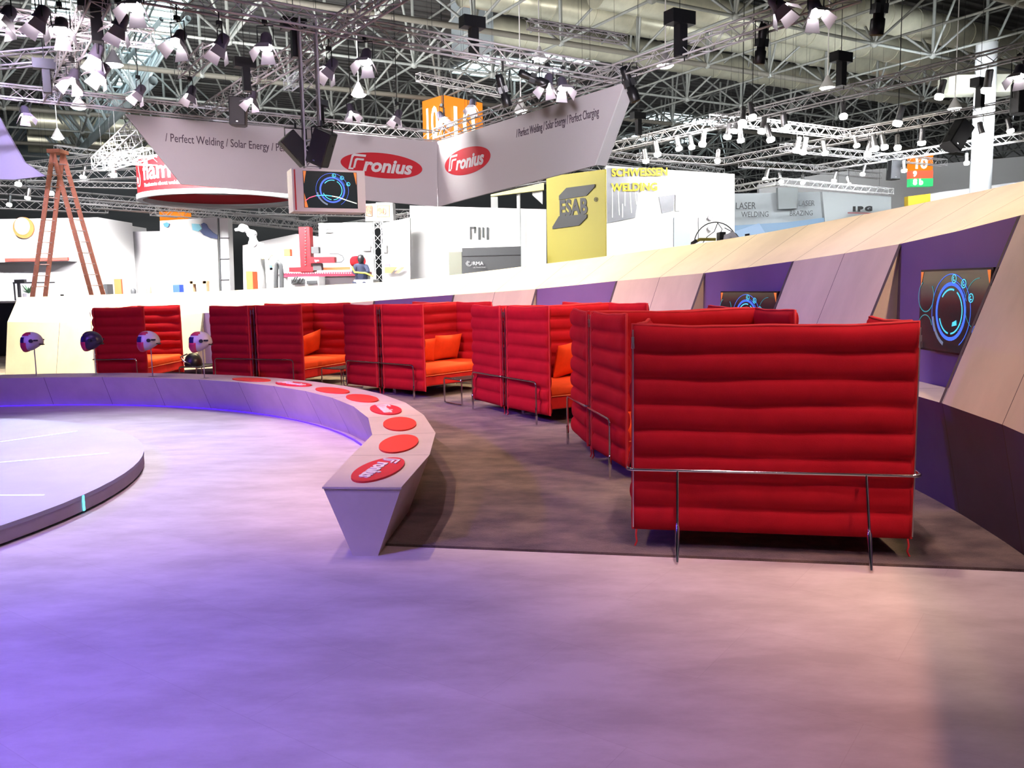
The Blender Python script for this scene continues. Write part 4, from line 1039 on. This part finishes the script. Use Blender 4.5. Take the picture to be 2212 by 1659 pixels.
def drumpoly(pts,a0,z,name,m,e=.02):
    vs=[]
    for x,y in pts:
        a=math.radians(a0)+x/Rr; vs.append(Vector((rc.x+(Rr+e)*math.sin(a),rc.y-(Rr+e)*math.cos(a),zb_+z+y)))
    return MB().prism(vs,(0,-.01,0)).build(name,m,t,world=True)
drop=[(.0,-.32),(.14,-.28),(.22,-.12),(.2,.08),(.1,.3),(.06,.52),(-.02,.38),(-.12,.30),(-.2,.1),(-.22,-.12),(-.14,-.28)]
drumpoly(drop,-52,.72,'flame_icon',M_whiteg,.02); drumpoly([(x*.82,y*.82) for x,y in drop],-52,.72,'flame_icon',MATS['ring_red'],.035)
drumpoly([(x*.10,y*.13-.08) for x,y in ellipse_slab(1,1,0,16)],-52,.72,'flame_icon',M_whiteg,.05)
drumpoly([(x*.24,y*.24) for x,y in ellipse_slab(1,1,0,20)],35,.45,'round_icon',M_whiteg,.02); drumpoly([(x*.18,y*.18) for x,y in ellipse_slab(1,1,0,20)],35,.45,'round_icon',MATS['ring_red'],.035)
MB().tube((Rr*.5,0,.9),(Rr*.5,0,14.5-zb_),.012,5).tube((-Rr*.5,0,.9),(-Rr*.5,0,14.5-zb_),.012,5).build('hanger',M_blackm,t)
# middle machinery booth
t,p=item('exhibition_booth',600,640,36,'white machinery booth behind the red gantry machine','booth')
pslab([(524,530),(640,505),(700,512),(700,640),(524,640)],38,.5,M_white,'booth_wall',parent=t)
pslab([(688,482),(805,480),(805,640),(688,640)],36,.5,M_white,'booth_wall',parent=t)
for x0,y0,x1,y1 in ((782,528,800,542),(824,528,835,545)): pslab([(x0,y0),(x1,y0),(x1,y1),(x0,y1)],35.8,.1,M_grey,'wall_screen',parent=t)
c=aty(711,502,35.9); b=MB(); b.path([c+Vector((.16*math.cos(a*.35),0,.16*math.sin(a*.35))) for a in range(1,15)],.015,5).box(c,(.34,.03,.03)); b.build('round_emblem',M_grey,t,world=True)
# red gantry machine
t,p=item('gantry_machine',660,606,30,'red gantry welding machine with tall column and long arm','machine'); YG=30
M_mred=mat('machine_red',(.36,.007,.013),.4); M_mor=mat('machine_orange',(.85,.13,.04),.45)
gbox(645,490,668,YG,.5,M_mred,'column',parent=t)
gb=MB(); 
for k in range(16):
    p=aty(660,494+k*6.5,YG-.03); gb.box(p,(.05,.05,.04))
gb.build('rack_teeth',M_dgrey,t,world=True)
gbox(668,555,722,YG-.2,.4,M_mred,'arm',parent=t,yb=568); gbox(624,577,676,YG-.1,.6,M_mred,'carriage',parent=t,yb=587)
gbox(606,588,795,YG-.3,.8,mat('rail_darkred',(.25,.02,.05),.5),'rail_bed',parent=t,yb=597)
gb=MB(); 
for k in range(36):
    p=aty(610+k*5.1,590,YG-.34); gb.box(p,(.03,.03,.03))
gb.build('bolts',M_lgrey,t,world=True)
gbox(672,533,688,YG,.3,M_dgrey,'control_box',parent=t,yb=547); gbox(676,569,694,YG-.1,.3,M_dgrey,'control_box',parent=t,yb=584)
gbox(613,538,626,YG+.1,.3,M_mor,'motor',parent=t,yb=553); gbox(690,577,768,YG+1,.3,M_mor,'bench_edge',parent=t,yb=583)
MB().path([aty(x,y,YG-.1) for x,y in [(712,548),(730,548),(740,553),(743,560),(738,566),(724,567)]],.02,6).build('cable_loop',M_dgrey,t,world=True)
text_o=lab(680,565,YG-.25,'igm',5,M_whiteg,t)
# extraction hose, tool bench, robots
t,p=item('extraction_hose',602,620,28,'dark grey ribbed hose standing left of the red machine','hose')
MB().path([aty(x,y,28) for x,y in [(596,640),(596,590),(597,572),(601,566),(606,572),(608,590),(609,640)]],.075,10).build('hose',M_dgrey,t,world=True)
t,p=item('work_table',655,615,28.5,'white table with black tools in front of the red machine','table')
gbox(622,598,688,28.5,1.0,M_white,'table_body',parent=t); 
for x0,y0,x1,y1 in ((628,603,658,613),(662,606,684,613)): gbox(x0,y0,x1,28.4,.1,M_dgrey,'opening',parent=t,yb=y1)
for k,(x,y) in enumerate([(631,602),(636,601),(642,604),(648,605)]):
    a=aty(x,y+8,28.3); o=MB().tube(a,a+Vector((.12,0,.18)),.025,6).build('hand_tool',M_black); tag(o,['leftmost black hand tool on the white table','second black hand tool on the white table','third black hand tool on the white table','rightmost black hand tool on the white table'][k],'tool','black hand tools on the white table')
for k,(x,y,mm,l) in enumerate([(548,505,M_lgrey,'pale robot arm on the booth roof left of the red machine'),(590,560,mat('robot_yellow',(.75,.65,.3),.5),'cream jointed robot arm reaching left of the red column')]):
    t,p=item('robot_arm',x,y+20,31,l,'robot'); q=[(0,20),(-4,0),(-22,-12),(-40,-8)] if k==0 else [(10,25),(2,5),(-12,-8),(-24,-2)]
    pts=[aty(x+a,y+c_,31) for a,c_ in q]
    MB().path(pts,[.16,.13,.10,.06],8).build('arm',mm,t,world=True)
    for pp in pts[:3]: MB().tube(pp+Vector((0,-.16,0)),pp+Vector((0,.16,0)),.15,12).build('joint',M_grey,t,world=True)
    gbox(x-12,y+18,x+12,31,.6,M_white,'pedestal',parent=t)
gbox(581,562,594,31,.3,mat('board_blue',(.12,.25,.42),.5),'pegboard','small blue board left of the red machine','board',yb=584)
gbox(531,586,545,30,.6,M_mor,'gas_cabinet','small orange cabinet in the white machinery booth','cabinet')
gbox(540,558,556,32,.3,M_dgrey,'monitor','small dark monitor in the white machinery booth','monitor',yb=569)
# welder dummy figure at the machine
t,p=item('person',784,604,29.5,'person in dark workwear and welding mask crouching at the red machine','person')
def skin(name,pts,edges,m,parent,radii,sub=2):
    me=bpy.data.meshes.new(name); me.from_pydata([tuple(q) for q in pts],edges,[]); o=bpy.data.objects.new(name,me); COL.objects.link(o); adopt(o,parent,True)
    md=o.modifiers.new('skin','SKIN'); 
    for i,r in enumerate(radii): me.skin_vertices[0].data[i].radius=(r,r)
    me.skin_vertices[0].data[0].use_root=True
    md.use_smooth_shade=True; s_=o.modifiers.new('sub','SUBSURF'); s_.levels=sub; s_.render_levels=sub; me.materials.append(m); return o
bx_=aty(781,604,29.5); B_=lambda x,y,z:bx_+Vector((x,y,z))
hp=B_(0,0,-.05)
pts=[hp,B_(.0,-.05,.22),B_(.02,-.12,.44),B_(.03,-.15,.55),B_(.04,-.2,.66),B_(-.18,-.12,.46),B_(-.22,-.3,.25),B_(-.05,-.5,.2),B_(.22,-.12,.46),B_(.30,-.3,.25),B_(.15,-.5,.2),B_(-.12,-.1,-.12),B_(-.16,-.48,-.1),B_(-.16,-.42,-.55),B_(.12,-.1,-.12),B_(.18,-.48,-.1),B_(.18,-.42,-.55),B_(-.16,-.55,-.6),B_(.18,-.55,-.6)]
ed=[(0,1),(1,2),(2,3),(3,4),(2,5),(5,6),(6,7),(2,8),(8,9),(9,10),(0,11),(11,12),(12,13),(0,14),(14,15),(15,16),(13,17),(16,18)]
skin('body',pts,ed,mat('workwear_navy',(.015,.02,.05),.8),t,[.17,.18,.19,.09,.10,.09,.07,.05,.09,.07,.05,.12,.10,.07,.12,.10,.07,.07,.07])
MB().lathe([(0,.15),(.09,.12),(.12,.02),(.11,-.08),(.05,-.15),(0,-.16)],B_(.04,-.22,.72),16).build('welding_mask',M_black,t,world=True)
MB().path([aty(x,y,29.0) for x,y in [(760,576),(766,588),(790,590),(806,597)]],.03,6).build('yellow_sash',mat('sash_yellow',(.8,.7,.05),.6),t,world=True)
t,p=item('round_motor',770,570,30.5,'red round motor housing behind the crouching person','machine')
MB().tube(aty(766,565,30.6),aty(766,565,30.6)+Vector((.3,-.4,0)),.2,16).build('housing',M_mred,t,world=True); gbox(756,570,776,30.6,.4,M_grey,'stand',parent=t)
gbox(764,604,806,29.0,1.4,M_lgrey,'work_platform','grey platform under the crouching person, behind the curved wall','platform')
gbox(606,597,795,30,.5,M_white,'pedestal',parent=bpy.data.objects['gantry_machine'])
gbox(1490,535,1620,24.6,2.2,M_lgrey,'display_plinth','grey plinth carrying wire hoop and small robot, hidden behind the ridge','plinth')
# vertical truss of the far booth
a=aty(815,480,33); t=empty('booth_truss_post',(a.x,a.y,0),0,'white upright truss post beside the orange striped counter','truss')
truss_parts((a.x,a.y,0),(a.x,a.y,a.z),.34,t,col=M_alu_w)
t,p=item('exhibition_booth',850,610,35,'white booth with orange slanted stripes left of the big white wall','booth')
pslab([(826,482),(885,470),(885,640),(826,640)],36,.4,M_white,'booth_wall',parent=t)
pslab([(830,577),(858,577),(845,590),(830,590)],35.6,.1,mat('stripe_orange',(.85,.36,.1),.5),'stripe',parent=t); pslab([(866,577),(874,577),(862,590),(852,590)],35.6,.1,mat('stripe_coral',(.8,.25,.15),.5),'stripe',parent=t)
pslab([(831,569),(842,569),(842,576),(831,576)],35.6,.1,mat('print_violet',(.25,.22,.6),.5),'label_print',parent=t)
# big white wall with the bar emblem
t,p=item('exhibition_booth',1030,600,38,'big white booth wall with grey bar emblem behind the hanging banner','booth')
pslab([(885,444),(1180,452),(1180,640),(885,640)],38,.6,M_white,'booth_wall',parent=t)
eb=MB()
for x0,x1,y0,y1 in ((1015,1018,490,517),(1015,1027,490,494),(1024,1027,490,504),(1033,1037,491,518),(1042,1045,491,513),(1051,1055,491,518)): eb.prism([aty(x,y,37.9) for x,y in ((x0,y0),(x1,y0),(x1,y1),(x0,y1))],(0,.06,0))
eb.build('bar_emblem',M_dgrey,t,world=True)
gbox(969,544,997,33,.8,mat('olive_grey',(.2,.2,.16),.5),'machine_cabinet','dark olive cabinet left of the charcoal machine','cabinet')
t,p=item('machine_cabinet',1062,590,31,'charcoal machine cabinet with white round emblem, in front of the big white wall','cabinet')
pslab([(998,536),(1125,532),(1125,640),(998,640)],31,1.0,M_dgrey,'housing',parent=t); pslab([(998,553),(1125,550),(1125,551),(998,554)],30.97,.05,M_black,'panel_gap',parent=t)
lab(1021,573,30.95,'RMA',8,M_whiteg,t,sx=1.05); lab(1022,579,30.95,'ULTRASONIC',2.6,M_grey,t,sx=1.3)
c=aty(1013,568,30.95); b=MB()
for k in range(4): b.path([c+Vector(((.03+.028*k)*math.cos(a*.3+k),0,(.03+.028*k)*math.sin(a*.3+k))) for a in range(0,13)],.006,4)
b.build('emblem',M_lgrey,t,world=True)
gbox(1060,425,1075,46,.8,M_lgrey,'hall_pillar','slim grey hall pillar behind the right banner wing','pillar')
t,p=item('stand_sign',1130,420,37,'yellow and white sign board behind the right banner wing','sign')
pslab([(1060,420),(1175,395),(1175,410),(1060,424)],37,.3,mat('sign_pale_yellow',(.8,.72,.3),.6),'board',parent=t); pslab([(1150,400),(1172,395),(1172,440),(1150,420)],37.4,.3,M_white,'board',parent=t)
p_=aty(1120,412,37.2); MB().tube((p_.x,37.5,0),(p_.x,37.5,p_.z),.08,8).build('post',M_lgrey,t,world=True)
# yellow tower sign
t,p=item('tower_sign',1244,570,30,'tall yellow sign tower with black slanted emblem','sign')
y1,y2=30.0,31.7
q=[aty(1180,386,y2),aty(1307,361,y1),aty(1307,558,y1),aty(1180,573,y2)]
fd=(q[1]-q[0]); fd.z=0; W_=fd.length; fd.normalize(); nn=Vector((fd.y,-fd.x,0)); nn=nn if nn.y<0 else -nn
ztp=(q[0].z+q[1].z)/2; zbt=(q[2].z+q[3].z)/2
zf=lambda p,z:Vector((p.x,p.y,z))
MB().prism([zf(q[0],ztp),zf(q[1],ztp),zf(q[1],0),zf(q[0],0)],-nn*.08).build('board',M_yellow,t,world=True)
def onT(px,py):
    r=ray(px,py); k=(q[0]-O).dot(nn)/r.dot(nn); return O+r*k+nn*.02
M_esab=mat('emblem_black',(.02,.02,.022),.6)
for poly in ([(1209,423),(1225,406),(1286,398),(1286,404),(1268,423),(1209,432)],[(1209,467),(1269,463),(1269,470),(1252,487),(1195,495),(1195,490)]):
    MB().prism([onT(*z) for z in poly],nn*.03).build('emblem_bar',M_esab,t,world=True)
a=onT(1209,466); c=onT(1270,461); x=(c-a); x.z=0; hh=(onT(1209,432)-onT(1209,466)).z
o=text_mesh('lettering','ESAB',hh*1.36,frame(a,x,(0,0,1)),M_esab,t,off=.03,sx=.74,ex=.01)
a=onT(1284,436); text_mesh('lettering','®',.22,frame(a,x,(0,0,1)),M_esab,t,ex=.005)
# grey-white welding booth with yellow lettering
t,p=item('exhibition_booth',1450,550,34,'white booth with pale yellow lettering on grey print beside the yellow tower','booth')
pslab([(1310,358),(1587,376),(1587,640),(1310,640)],34,.6,M_white,'booth_wall',parent=t)
pslab([(1311,362),(1395,366),(1380,410),(1372,470),(1312,482)],33.95,.05,M_silver,'printed_area',parent=t)
pslab([(1423,425),(1458,420),(1455,455),(1430,461)],33.95,.05,M_silver,'printed_area',parent=t)
for k,(x,y,h) in enumerate([(1322,400,70),(1334,410,55),(1349,405,40),(1360,415,45),(1344,440,30),(1371,412,30)]): pslab([(x,y),(x+2,y),(x+2+k%2*3,y+h),(x+k%2*3,y+h)],33.92,.03,M_white,'arc_print',parent=t)
M_ylet=mat('letter_yellow',(.62,.44,.03),.6)
lab(1321,381,33.9,'SCHWEISSEN',17,M_ylet,t,off=.015,sx=.9); lab(1321,413,33.9,'WELDING',17,M_ylet,t,off=.015,sx=.95)
pslab([(1459,421),(1468,421),(1468,456),(1459,456)],33.9,.1,M_grey,'panel',parent=t)
pslab([(1456,470),(1472,466),(1490,500),(1494,545),(1456,545)],33.9,.1,mat('print_paleblue',(.45,.58,.68),.5),'printed_area',parent=t)
pslab([(1509,470),(1510,470),(1510,520),(1509,520)],33.9,.1,M_grey,'seam',parent=t)
for y in (470,493):
    c=aty(1534,y,33.9); MB().tube(c,c+Vector((0,-.08,0)),.11,14).build('gauge',M_grey,t,world=True)
# cable hoop and yellow striped gear on the stand
t,p=item('cable_hoop',1545,530,26,'thin black wire hoop with hanging cables behind the ridge','hoop')
MB().path([aty(1546+47*math.cos(math.radians(a)),530-50*math.sin(math.radians(a)),26) for a in range(-30,211,10)],.018,6).build('hoop',M_blackm,t,world=True)
for l in ([(1551,480),(1543,500),(1527,512),(1518,525)],[(1550,481),(1560,495),(1553,512),(1560,525)],[(1565,492),(1590,505),(1603,522)]): MB().path([aty(x,y,26) for x,y in l],.014,5).build('cable',M_black,t,world=True)
t,p=item('striped_gear',1520,530,26,'yellow striped bar with black clamp beside the wire hoop','gear')
MB().path([aty(x,y,25.8) for x,y in [(1499,540),(1500,524),(1512,517),(1546,517)]],.05,8).build('bar',M_yellow,t,world=True); MB().path([aty(x,y,25.7) for x,y in [(1495,540),(1496,525),(1505,520)]],.06,8).build('clamp',M_black,t,world=True)
t,p=item('compact_robot',1580,530,25,'small white and black robot behind the ridge right of the hoop','robot')
gbox(1555,501,1568,25,.4,M_black,'housing',parent=t); MB().path([aty(x,y,24.9) for x,y in [(1570,535),(1572,510),(1580,506),(1590,516),(1603,524)]],[.14,.12,.1,.09,.07],8).build('arm',M_whiteg,t,world=True)
MB().tube(aty(1614,505,24.8),aty(1616,522,24.8),.07,10).build('tool_head',M_black,t,world=True)
# grey laser booth
t,p=item('exhibition_booth',1750,500,46,'grey-blue laser booth with thin dark lettering at the right','booth')
M_lz=mat('laser_grey',(.46,.50,.53),.5,noise=.15,nscale=.35)
pslab([(1587,418),(1790,414),(1790,640),(1587,640)],46,.6,M_lz,'booth_wall',parent=t); pslab([(1776,414),(1925,425),(1925,640),(1800,640)],45.7,.5,mat('laser_pale',(.56,.60,.62),.5),'booth_wall',parent=t)
pslab([(1587,487),(1700,480),(1780,470),(1800,640),(1587,640)],45.5,.3,M_blueg,'booth_wall',parent=t)
pslab([(1680,405),(1724,405),(1722,450),(1682,452)],45.4,.3,mat('laser_dark',(.30,.33,.34),.5),'tower_panel',parent=t)
pslab([(1587,500),(1640,482),(1656,508),(1656,640),(1587,640)],45.3,.2,mat('laser_skyblue',(.30,.42,.60),.5),'printed_area',parent=t)
lab(1588,452,45.2,'LASER',15,M_dgrey,t,sx=.8); lab(1601,469,45.2,'WELDING',12,M_dgrey,t,sx=.8); lab(1724,445,45.2,'LASER',12,M_dgrey,t,sx=.8); lab(1705,466,45.2,'BRAZING',11,M_dgrey,t,sx=.8)
o=lab(1842,456,45.0,'I P G',9.5,M_esab,t,off=.03,sx=1.55); pslab([(1832,459),(1903,460),(1903,461.5),(1832,460.5)],45,.05,mat('thin_red',(.4,.05,.07),.5),'underline',parent=t)
# pale hall end wall, bright block and column at the right
t,p=item('partition_wall',2000,450,58,'tall pale grey partition behind the laser booth and column','partition')
pslab([(1640,398),(1800,372),(1960,360),(2300,330),(2300,640),(1640,640)],58,.5,mat('partition_grey',(.85,.85,.86),.7),'panel',parent=t)
t,p=item('bright_fascia',2050,430,40,'white fascia with a yellow end above the ridge at the right','fascia')
pslab([(1962,424),(2010,418),(2010,640),(1962,640)],40,.4,mat('fascia_yellow',(.9,.62,.05),.6),'yellow_panel',parent=t); pslab([(2010,418),(2300,380),(2300,640),(2010,640)],40,.4,M_white,'white_panel',parent=t)
a=aty(2117,420,35); t=empty('hall_column',(a.x,a.y,0),0,'thick round white hall column at the right','column')
MB().tube((a.x,a.y,0),(a.x,a.y,11),.40,28).build('shaft',M_grey,t,world=True)
c1=aty(2048,186,35); c2=aty(2200,175,35); MB().box(((c1.x+c2.x)/2,35.4,(c1.z+c2.z)/2),(c2.x-c1.x,.9,.7)).build('beam',mat('beam_grey',(.25,.245,.2),.6),t,world=True)
# small lit sign boxes
t,p=item('number_sign',818,480,37,'white box sign with red framed numbers under the screen box','sign')
YN=37; gbox(788,440,812,YN+.1,.6,M_white,'box_side',parent=t,yb=478); gbox(812,437,848,YN,.9,M_white,'box',parent=t,yb=478)
for x0,y0,x1,y1,tx in ((790,444,804,467,'05'),(814,443,842,469,'90')):
    b=MB(); w=2.2
    for r in ((x0,y0,x1,y0+w),(x0,y1-w,x1,y1),(x0,y0,x0+w,y1),(x1-w,y0,x1,y1)): b.prism([aty(x,y,YN-.03) for x,y in ((r[0],r[1]),(r[2],r[1]),(r[2],r[3]),(r[0],r[3]))],(0,.03,0))
    b.build('frame',M_mor,t,world=True); lab(x0+3,y1-6,YN-.05,tx,14,M_mor,t,sx=.9 if tx=='90' else .5,off=.02)
MB().tube(aty(818,437,YN),Vector((aty(818,437,YN).x,YN+.3,14.55)),.02,5).build('hanger',M_blackm,t,world=True)

# ------------------------------------------------------------ ladder
YL=24; ap=aty(125,330,YL); t=empty('step_ladder',(ap.x,YL,0),0,'tall reddish-brown wooden A-frame ladder behind the wall','ladder')
def leg_half(px_foot,off,name):
    ft=aty(px_foot[0],px_foot[1],YL); d=(ft-ap); k=ap.z/(ap.z-ft.z); foot=ap+d*k
    for sx,dy,xs in ((0,-.22,-.075),(1,.22,.075)):
        a=ap+Vector((xs*.6,dy*.8,0)); f_=foot+Vector((xs,dy,0)); D=(f_-a).normalized(); u=Vector((1,0,0)); u=(u-D*u.dot(D)).normalized(); v=D.cross(u)
        b=MB(); b.hexa([a-u*.06-v*.02,a+u*.06-v*.02,a+u*.06+v*.02,a-u*.06+v*.02,f_-u*.06-v*.02,f_+u*.06-v*.02,f_+u*.06+v*.02,f_-u*.06+v*.02]); b.build('rail',M_wood,t,world=True)
    n=18
    for k in range(1,n):
        q=lerp(ap,foot,k/n); o=Vector((.08+.03*k/n,.24,0)); MB().tube(q-o,q+o,.016,6).build('rung',mat('rung_wood',(.62,.42,.32),.5),t,world=True)
leg_half((84,640),0,'l'); leg_half((210,635),0,'r')
MB().box(ap+Vector((0,0,.02)),(.36,.5,.10)).build('hinge_cap',M_wood,t,world=True)
# small items seen along the ridge
def simple(x0,y0,x1,Y,m,name,label,cat,d=.3,yb=None): return gbox(x0,y0,x1,Y,d,m,name,label,cat,yb=yb)
t,p=item('display_monitor',132,640,27,'dark grey monitor on a stand right of the ladder leg','monitor'); gbox(117,606,149,27,.08,M_grey,'screen',parent=t,yb=636); gbox(130,636,136,27.1,.06,M_blackm,'stand',parent=t)
t,p=item('metal_rack',40,650,26,'thin black metal rack with crossbar left of the ladder','rack')
MB().tube(aty(40,610,26),Vector((aty(40,610,26).x,26,0)),.05,8).tube(aty(30,611,26),Vector((aty(30,611,26).x,26,0)),.025,6).build('post',M_blackm,t,world=True); MB().tube(aty(28,611,26),aty(118,610,26),.025,6).build('crossbar',M_blackm,t,world=True)
MB().box(aty(44,608,26),(.3,.15,.12)).build('clamp',M_black,t,world=True)
simple(246,603,261,31,M_mor,'poster_stand','small red poster stand on the left horizon of the wall','poster',.1)
simple(373,615,387,30,mat('box_blue',(.03,.08,.5),.5),'storage_box','small blue box above the ridge at left','box',.4)
t,p=item('wooden_frame',427,640,30,'pale wooden frame standing above the ridge','frame')
gbox(408,607,446,30,.3,mat('pale_wood',(.6,.36,.2),.6),'top_board',parent=t,yb=613); gbox(410,607,416,30,.3,mat('pale_wood',(.6,.36,.2),.6),'post',parent=t); gbox(438,607,445,30,.3,mat('pale_wood',(.6,.36,.2),.6),'post',parent=t)
t,p=item('office_chair',202,640,27,'grey chair back partly hidden by the right ladder leg','chair')
MB().lathe([(0,.3),(.2,.28),(.36,.15),(.4,-.1)],aty(200,635,27),18).build('shell',M_grey,t,world=True); gbox(219,614,231,27.3,.4,M_dgrey,'side_panel',parent=t)
t,p=item('potted_plant',62,640,25.5,'small green plant between the rack and the ladder','plant'); b=MB(); rnd=random.Random(4)
q=aty(62,634,25.5)
for k in range(26):
    a=rnd.uniform(0,6.28); d=Vector((math.cos(a)*rnd.uniform(.1,.3),math.sin(a)*.2,rnd.uniform(.05,.3))); sd=Vector((-d.y,d.x,0)).normalized()*.035
    b.add([q,q+d*.5+sd,q+d,q+d*.5-sd],[(0,1,2,3)])
b.build('leaves',mat('leaf_green',(.08,.2,.1),.6),t,world=True,recalc=False); MB().tube((q.x,q.y,0),q,.14,12,r2=.17).build('pot',M_white,t,world=True)
for k,(x,y,r,mm,l) in enumerate([(288,628,5,M_dgrey,'dark rounded bag just above the ridge'),(303,629,3,M_lgrey,'small grey bag beside the dark rounded one'),(321,622,5,mat('skin_tan',(.45,.25,.16),.6),'tan round object above the ridge left of the blue box')]):
    c=aty(x,y,29); o=MB().lathe([(0,r*.016),(r*.012,r*.012),(r*.017,0),(r*.016,-.1),(r*.016,-c.z)],c,14).build('stand_bag',mm); tag(o,l,'bag')
